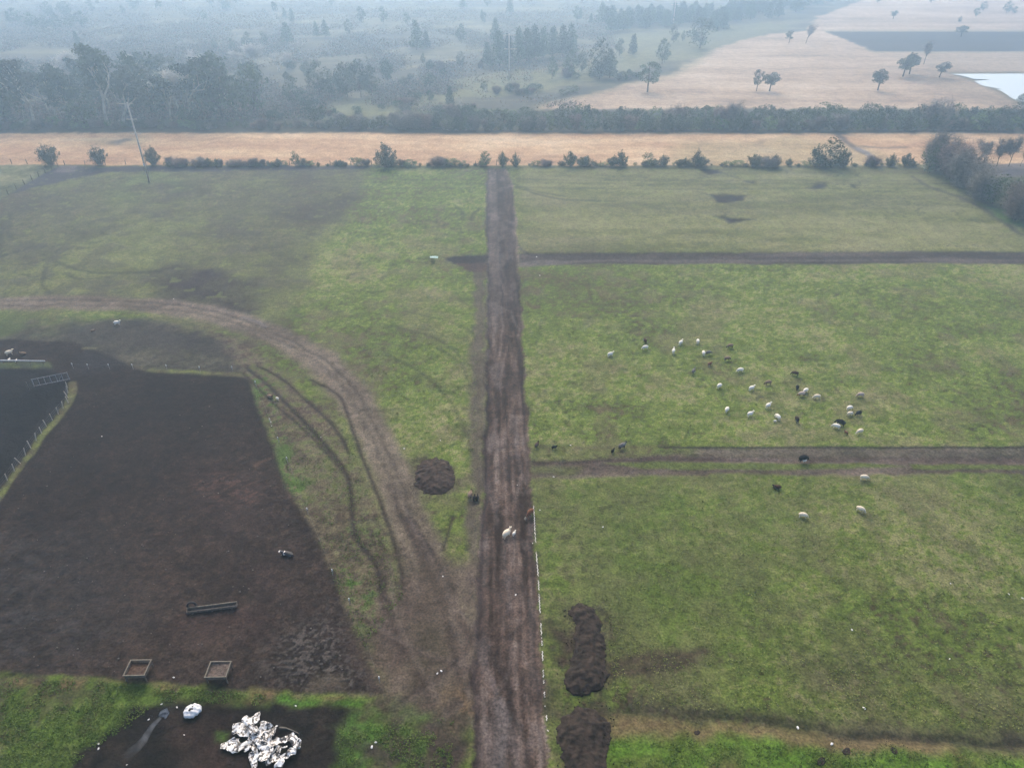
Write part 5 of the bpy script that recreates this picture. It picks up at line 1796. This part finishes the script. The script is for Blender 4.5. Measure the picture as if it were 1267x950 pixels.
def quadruped(pose):
    """sheep skeleton facing +x, about 1.15 m long"""
    N, E = [], []

    def nd(x, y, z, r, p=None):
        N.append((x, y, z, r))
        if p is not None:
            E.append((p, len(N) - 1))
        return len(N) - 1
    zb = .53 if pose != 'lying' else .28
    pel = nd(-.32, 0, zb, .17)
    mid = nd(-.02, 0, zb - .01, .20, pel)
    che = nd(.26, 0, zb, .17, mid)
    nd(-.50, 0, zb - .05, .04, nd(-.44, 0, zb + .05, .06, pel))
    if pose == 'grazing':
        nk = nd(.44, 0, zb - .04, .09, che)
        hd = nd(.56, 0, zb - .24, .08, nk)
        mz = nd(.64, 0, zb - .44, .045, hd)
    else:
        nk = nd(.42, 0, zb + .16, .09, che)
        hd = nd(.52, 0, zb + .30, .08, nk)
        mz = nd(.70, 0, zb + .23, .045, hd)
    for s in (-1, 1):
        nd(N[hd][0] - .03, s * .14, N[hd][2] + .03, .025, hd)
    for s in (-1, 1):
        if pose == 'lying':
            a_ = nd(.34, s * .13, zb - .14, .055, che)
            nd(.52, s * .10, .05, .035, a_)
            a_ = nd(-.22, s * .16, zb - .14, .08, pel)
            nd(.0, s * .20, .05, .035, a_)
        else:
            a_ = nd(.27, s * .10, zb - .22, .06, che)
            b_ = nd(.28, s * .10, zb - .38, .035, a_)
            nd(.28, s * .10, .02, .032, b_)
            a_ = nd(-.30, s * .11, zb - .20, .085, pel)
            b_ = nd(-.40, s * .11, zb - .36, .04, a_)
            nd(-.35, s * .11, .02, .033, b_)
    return N, E


def fleece_mesh(pose):
    bm = bmesh.new()
    bmesh.ops.create_icosphere(bm, subdivisions=4, radius=1)
    rs = np.random.default_rng(3)
    for v in bm.verts:
        c_ = v.co
        k = 1 + .035 * math.sin(c_.x * 19 + c_.z * 11) * math.sin(c_.y * 17 + c_.x * 5) + rs.uniform(-.02, .02)
        x = c_.x * .50 * k
        sag = 1.0 - .12 * (c_.x ** 2)
        c_.x, c_.y, c_.z = x - .03, c_.y * .295 * k * sag, c_.z * .285 * k * sag
        if c_.z < -.16:
            c_.z = -.16 + (c_.z + .16) * .4
    zb = .54 if pose != 'lying' else .27
    for v in bm.verts:
        v.co.z += zb
    # woolly neck
    r2 = bmesh.ops.create_icosphere(bm, subdivisions=3, radius=1)['verts']
    for v in r2:
        if pose == 'grazing':
            v.co = Vector((.40 + v.co.x * .15, v.co.y * .14, zb - .04 + v.co.z * .15 - v.co.x * .05))
        else:
            v.co = Vector((.38 + v.co.x * .13, v.co.y * .13, zb + .12 + v.co.z * .17 + v.co.x * .04))
    me = bpy.data.meshes.new('fleece')
    bm.to_mesh(me)
    bm.free()
    for p_ in me.polygons:
        p_.use_smooth = True
    return me


def sk(me_nodes, me_edges, name):
    """Skin needs its layer: made through the modifier on a fresh mesh"""
    me = bpy.data.meshes.new(name)
    me.from_pydata([n_[:3] for n_ in me_nodes], me_edges, [])
    bm = bmesh.new()
    bm.from_mesh(me)
    lay = bm.verts.layers.skin.verify()
    for i, v in enumerate(bm.verts):
        v[lay].radius = (me_nodes[i][3], me_nodes[i][3])
        v[lay].use_root = (i == 0)
    bm.to_mesh(me)
    bm.free()
    o = bpy.data.objects.new(name, me)
    COL.objects.link(o)
    o.modifiers.new('skin', 'SKIN').use_smooth_shade = True
    ss = o.modifiers.new('sub', 'SUBSURF')
    ss.levels = ss.render_levels = 1
    dg = bpy.context.evaluated_depsgraph_get()
    dg.update()
    out = bpy.data.meshes.new_from_object(o.evaluated_get(dg))
    out.name = name
    bpy.data.objects.remove(o)
    return out


BASE = {}
for pose in ('standing', 'grazing', 'lying'):
    N, E = quadruped(pose)
    BASE[pose] = (sk(N, E, 'body'), fleece_mesh(pose))

WOOL = {
    'white': (rgba((244, 238, 226), .92), rgba((226, 218, 204), .92)), 'cream': (rgba((240, 226, 202), .9), rgba((218, 202, 178), .9)),
    'pink': (rgba((226, 206, 192), .72), rgba((196, 172, 158), .72)), 'grey': (rgba((122, 116, 112), .6), rgba((160, 154, 148), .6)),
    'tan': (rgba((156, 130, 110), .6), rgba((186, 160, 138), .6)), 'brown': (rgba((86, 66, 56), .5), rgba((126, 98, 82), .5)),
    'red': (rgba((138, 92, 68), .55), rgba((160, 112, 86), .55)), 'black': (rgba((32, 31, 34), .5), rgba((50, 48, 52), .5)), 'dark': (rgba((58, 48, 44), .5), rgba((82, 70, 64), .5)),
}
WM = {k: node_mat(k + '_wool', a_, b_, 9, .95, .4, 26, spec=.1) for k, (a_, b_) in WOOL.items()}
FACE = {'white': 'white', 'cream': 'cream', 'pink': 'pink', 'grey': 'grey', 'tan': 'brown', 'brown': 'dark', 'red': 'red', 'black': 'black', 'dark': 'dark'}
CACHE = {}


def animal(u, v, deg, wool, pose, label, size=1.0, group='sheep grazing in the right hand field', cat='sheep', face=None):
    face = face or FACE[wool]
    k = (wool, pose, face)
    if k not in CACHE:
        b_, f_ = BASE[pose]
        b2, f2 = b_.copy(), f_.copy()
        b2.materials.clear()
        f2.materials.clear()
        b2.materials.append(WM[face])
        f2.materials.append(WM[wool])
        CACHE[k] = (b2, f2)
    b2, f2 = CACHE[k]
    x, y = P(u, v + 3.0 * size)
    name = 'sheep' if size > .75 else 'lamb'
    if cat != 'sheep':
        name = cat
    elif name == 'lamb':
        cat = 'lamb'
    e = tag(link(name, None, (x, y, 0), math.radians(deg), (size * .95, size * .84, size * .9)), label, cat, group)
    link('body', b2, parent=e)
    link('fleece', f2, parent=e)
    return e


S, G_, LY = 'standing', 'grazing', 'lying'
for a_ in [
    (755, 438, 25, 'white', S, 'white sheep with raised head, farthest left of the flock'),
    (798, 421, 100, 'brown', G_, 'brown sheep just above a white one at the top left of the flock'),
    (798, 429.5, 190, 'white', G_, 'white sheep just below the brown one at the top left of the flock'),
    (833, 434, 75, 'white', S, 'small looking white sheep seen end on, below the slanting white one'),
    (842, 423.5, 50, 'white', S, 'slanting white sheep at the top of the flock'),
    (863, 422, 80, 'white', G_, 'white sheep seen from behind at the top of the flock'),
    (870, 436.5, 85, 'white', G_, 'white sheep standing against a grey one'),
    (876, 436, 20, 'grey', G_, 'grey sheep standing against a white one'),
    (903, 427.5, 190, 'tan', G_, 'tan brown sheep at the upper right of the top group'),
    (899.5, 443, 10, 'tan', G_, 'tan sheep with dark head and legs below the tan brown one', 1.0, 'sheep grazing in the right hand field', 'sheep', 'black'),
    (878, 450, 30, 'red', S, 'reddish sheep in the gap below the white and grey pair', .8),
    (857.5, 459, 60, 'grey', S, 'dark grey sheep left below the reddish one'),
    (915.5, 457.5, 185, 'white', G_, 'plump white sheep right of the reddish one'),
    (889.7, 477, 40, 'white', G_, 'white sheep in the left middle, above another lone white one'),
    (929.4, 480, 28, 'white', S, 'white sheep pointing right, below the tan sheep in the middle'),
    (950, 473, 185, 'tan', G_, 'tan sheep in the middle of the flock'),
    (983, 461.5, 160, 'brown', G_, 'dark reddish brown sheep, highest of the right half of the flock'),
    (986, 479, 70, 'black', G_, 'small black sheep just above the close trio', .9),
    (996, 483, 215, 'white', G_, 'white sheep of the close trio, behind the reddish one'),
    (991, 487, 185, 'pink', G_, 'pinkish tan sheep of the close trio, in front', 1.0, 'sheep grazing in the right hand field', 'sheep', 'red'),
    (1010, 490.5, 180, 'cream', G_, 'cream sheep broadside right of the close trio'),
    (1064, 488, 180, 'pink', G_, 'pinkish white sheep alone at the upper right of the flock'),
    (899, 506.5, 55, 'white', G_, 'white sheep lowest on the left side of the flock'),
    (927.7, 512, 25, 'white', S, 'white sheep with lifted head at the lower left of the flock'),
    (950, 501.5, 35, 'white', S, 'slanting cream white sheep above the ewe with lamb'),
    (961.6, 515.5, 110, 'white', G_, 'white ewe with a tiny lamb at its side'),
    (958.5, 521, 200, 'white', S, 'tiny white lamb at the side of the ewe', .5),
    (985.4, 518.5, 90, 'dark', G_, 'dark brown sheep alone right of the ewe with lamb'),
    (1050.5, 504.5, 20, 'white', G_, 'upper one of two white sheep stacked beside the black one'),
    (1051, 511.5, 15, 'cream', G_, 'lower one of two white sheep stacked beside the black one', .9),
    (1061.7, 511, 200, 'black', G_, 'black sheep right of the two stacked white ones'),
    (1039, 522.5, 140, 'black', G_, 'large black sheep behind a white one in the lower right of the flock', 1.25),
    (1034, 527, 150, 'white', G_, 'white sheep in front of the large black one'),
    (1046.5, 535, 120, 'red', S, 'reddish lamb at the lower right of the flock', .6),
    (1063, 533.5, 200, 'cream', G_, 'plump cream white sheep lowest right of the main flock'),
    (1068.5, 590.5, -8, 'cream', G_, 'cream sheep just below the double track'),
    (961, 601, 175, 'brown', LY, 'dark brown sheep lying in the grass below the double track'),
    (993, 637.5, -15, 'cream', G_, 'cream sheep farthest down the field, left one of two'),
    (1064, 630, -38, 'cream', G_, 'cream sheep farthest down the field, right one of two'),
    (769.5, 551.5, 30, 'grey', S, 'dark greyish brown sheep with raised head above the double track', 1.15, 'sheep grazing in the right hand field', 'sheep', 'black'),
    (758, 558, 55, 'black', S, 'black lamb following the dark greyish sheep', .7),
    (685.7, 553.5, 10, 'black', S, 'black lamb standing alone right of the dirt road', .75),
    (664, 550.5, 60, 'brown', S, 'brown sheep with black head at the right edge of the dirt road', .9, 'sheep grazing in the right hand field', 'sheep', 'black'),
    (993, 567, 15, 'black', G_, 'black sheep lying across the double track behind a white lamb', 1.3),
    (995, 570, 205, 'white', S, 'white lamb in front of the black sheep on the double track', .6),
]:
    animal(*a_)
RG = 'sheep on and beside the dirt road'
for a_ in [
    (627, 660, 50, 'cream', S, 'large cream ewe walking up the dirt road', 1.25, RG),
    (636, 660, 60, 'white', S, 'small whitish lamb beside the ewe on the dirt road', .62, RG),
    (656, 634, 230, 'red', G_, 'reddish brown sheep at the edge of the road by the white hose', 1.1, RG),
    (650, 642, 260, 'grey', S, 'tiny black and white lamb below the reddish brown sheep', .5, RG),
    (582, 612, 75, 'tan', S, 'tan ewe with dark belly left of the road', 1.05, RG),
    (587, 616.5, 85, 'black', S, 'black lamb next to the tan ewe, left one of two', .75, RG),
    (590.8, 616.5, 85, 'black', S, 'black lamb next to the tan ewe, right one of two', .75, RG),
]:
    animal(*a_)
LG = 'sheep around the dark paddock'
for a_ in [
    (145.5, 399, 12, 'white', S, 'white sheep walking above the dark paddock', 1.05, LG),
    (116, 409, 40, 'tan', S, 'small greyish tan lamb left of the white sheep above the paddock', .7, LG),
    (12.5, 436, 40, 'cream', S, 'pale tan ewe above the white pipe rail at the left edge', 1.1, LG),
    (29, 436, 180, 'tan', LY, 'tan and brown sheep lying right of the pale ewe above the rail', 1.0, LG),
    (12, 445, 90, 'white', S, 'white lamb by the pipe rail, left one of two', .55, LG),
    (20.5, 446, 90, 'white', S, 'white lamb by the pipe rail, right one of two', .5, LG),
    (334.5, 489, -30, 'tan', LY, 'light brown sheep lying in the grass right of the paddock corner', .95, LG),
    (343.5, 493, -40, 'white', S, 'white lamb beside the light brown sheep at the paddock corner', .6, LG),
]:
    animal(*a_)

# black and white calf lying on the mud
cn, ce = [], []


def cnd(x, y, z, r, p=None):
    cn.append((x, y, z, r))
    if p is not None:
        ce.append((p, len(cn) - 1))
    return len(cn) - 1


c0 = cnd(-.45, 0, .34, .23)
c1 = cnd(0, 0, .36, .26, c0)
c2 = cnd(.40, 0, .38, .22, c1)
c3 = cnd(.62, .03, .52, .12, c2)
c4 = cnd(.80, .05, .60, .11, c3)
c5 = cnd(1.02, .07, .48, .075, c4)
for s in (-1, 1):
    cnd(.76, .05 + s * .19, .66, .035, c4)
    a_ = cnd(.48, s * .18, .15, .08, c2)
    cnd(.72, s * .16, .06, .05, a_)
    a_ = cnd(-.38, s * .26, .20, .13, c0)
    b_ = cnd(-.05, s * .34, .10, .06, a_)
    cnd(-.30, s * .36, .06, .045, b_)
cnd(-.78, .1, .1, .03, cnd(-.70, .05, .3, .04, c0))
calf = sk(cn, ce, 'body')
cmx = bpy.data.materials.new('calf_hide')
cmx.use_nodes = True
nt = cmx.node_tree
b_ = nt.nodes['Principled BSDF']
b_.inputs['Roughness'].default_value = .6
tcn = nt.nodes.new('ShaderNodeTexCoord')
sep = nt.nodes.new('ShaderNodeSeparateXYZ')
nt.links.new(tcn.outputs['Object'], sep.inputs[0])
nz = nt.nodes.new('ShaderNodeTexNoise')
nz.inputs['Scale'].default_value = 2.2
nt.links.new(tcn.outputs['Object'], nz.inputs['Vector'])
ad = nt.nodes.new('ShaderNodeMath')
ad.operation = 'MULTIPLY_ADD'
ad.inputs[1].default_value = .5
nt.links.new(nz.outputs['Fac'], ad.inputs[0])
nt.links.new(sep.outputs['X'], ad.inputs[2])
r = nt.nodes.new('ShaderNodeValToRGB')
r.color_ramp.interpolation = 'CONSTANT'
r.color_ramp.elements[0].color = (.012, .012, .015, 1)
r.color_ramp.elements[1].position = .98
r.color_ramp.elements[1].color = (.7, .68, .64, 1)
x_ = r.color_ramp.elements.new(.50)
x_.color = (.65, .63, .6, 1)
x_ = r.color_ramp.elements.new(.60)
x_.color = (.012, .012, .015, 1)
nt.links.new(ad.outputs[0], r.inputs[0])
nt.links.new(r.outputs[0], b_.inputs['Base Color'])
calf.materials.clear()
calf.materials.append(cmx)
x, y = P(356, 687)
o = tag(link('calf', calf, (x, y, 0), math.radians(172), .9), 'black calf with white face and shoulder patch lying in the paddock', 'calf')

# ------------------------------------------------------------------ grass tufts standing in the near fields
def tufts():
    rng = np.random.default_rng(11)
    cent, mats = [], []

    def scatter(poly_, n_, mat, rad=.12):
        us = [p_[0] for p_ in poly_]
        vs_ = [p_[1] for p_ in poly_]
        k = 0
        while k < n_:
            u, v = rng.uniform(min(us), max(us)), rng.uniform(min(vs_), max(vs_))
            if in_poly(u, v, poly_):
                x, y = P(u, v)
                if vnoise(np.array([x / 1.1]), np.array([y / 1.1]), 91)[0] < .35:
                    continue
                for q in range(3):
                    cent.append((x + rng.normal() * rad, y + rng.normal() * rad, abs(rng.normal()) * .06 + .04))
                    mats.append(mat)
                k += 1
    scatter([(670, 600), (1267, 600), (1267, 905), (760, 870), (750, 750)], 5200, 0)
    scatter([(650, 330), (1267, 330), (1267, 548), (656, 548)], 3000, 0)
    scatter([(0, 838), (200, 850), (180, 880), (90, 950), (0, 950)], 2400, 1)
    scatter([(760, 915), (1267, 935), (1267, 950), (755, 950)], 900, 1)
    scatter([(310, 470), (440, 560), (500, 740), (450, 800), (380, 640)], 1500, 1)
    scatter([(420, 900), (560, 890), (560, 950), (420, 950)], 700, 1)
    scatter([(430, 400), (590, 400), (590, 560), (500, 560)], 1500, 0)
    scatter([(120, 845), (330, 860), (320, 872), (190, 866)], 500, 1)
    v, f = leaf_quads(np.array(cent), 0.075, rng, .8)
    g0 = node_mat('pasture_blades', rgba((116, 132, 62), .6), rgba((150, 158, 94), .6), .7, lo=.4, hi=.6)
    g1 = node_mat('fresh_blades', rgba((94, 122, 52), .5), rgba((122, 144, 70), .5), .7, lo=.4, hi=.6)
    o = link('grass_tufts', mesh_np('grass_tufts', v, f, [g0, g1], mats))
    tag(o, 'short green grass tufts standing in the pastures and on the bank', 'grass', None, 'stuff')


tufts()

# ------------------------------------------------------------------ haze
bm = bmesh.new()
bmesh.ops.create_cube(bm, size=1)
ZT = CAM_H + 2.0
for v in bm.verts:
    v.co = Vector((v.co.x * 60000, v.co.y * 20000 + 3000, (v.co.z + .5) * (ZT + 3.0) - 3.0))
me = bpy.data.meshes.new('haze')
bm.to_mesh(me)
bm.free()
hm = bpy.data.materials.new('haze')
hm.use_nodes = True
nt = hm.node_tree
nt.nodes.clear()
ho = nt.nodes.new('ShaderNodeOutputMaterial')
hv = nt.nodes.new('ShaderNodeVolumePrincipled')
hv.inputs['Color'].default_value = (*HAZE_COLOR, 1)
hv.inputs['Density'].default_value = HAZE_DENSITY
hv.inputs['Density Attribute'].default_value = ''
hv.inputs['Anisotropy'].default_value = .65
nt.links.new(hv.outputs[0], ho.inputs['Volume'])
me.materials.append(hm)
tag(link('haze', me), kind='stuff')
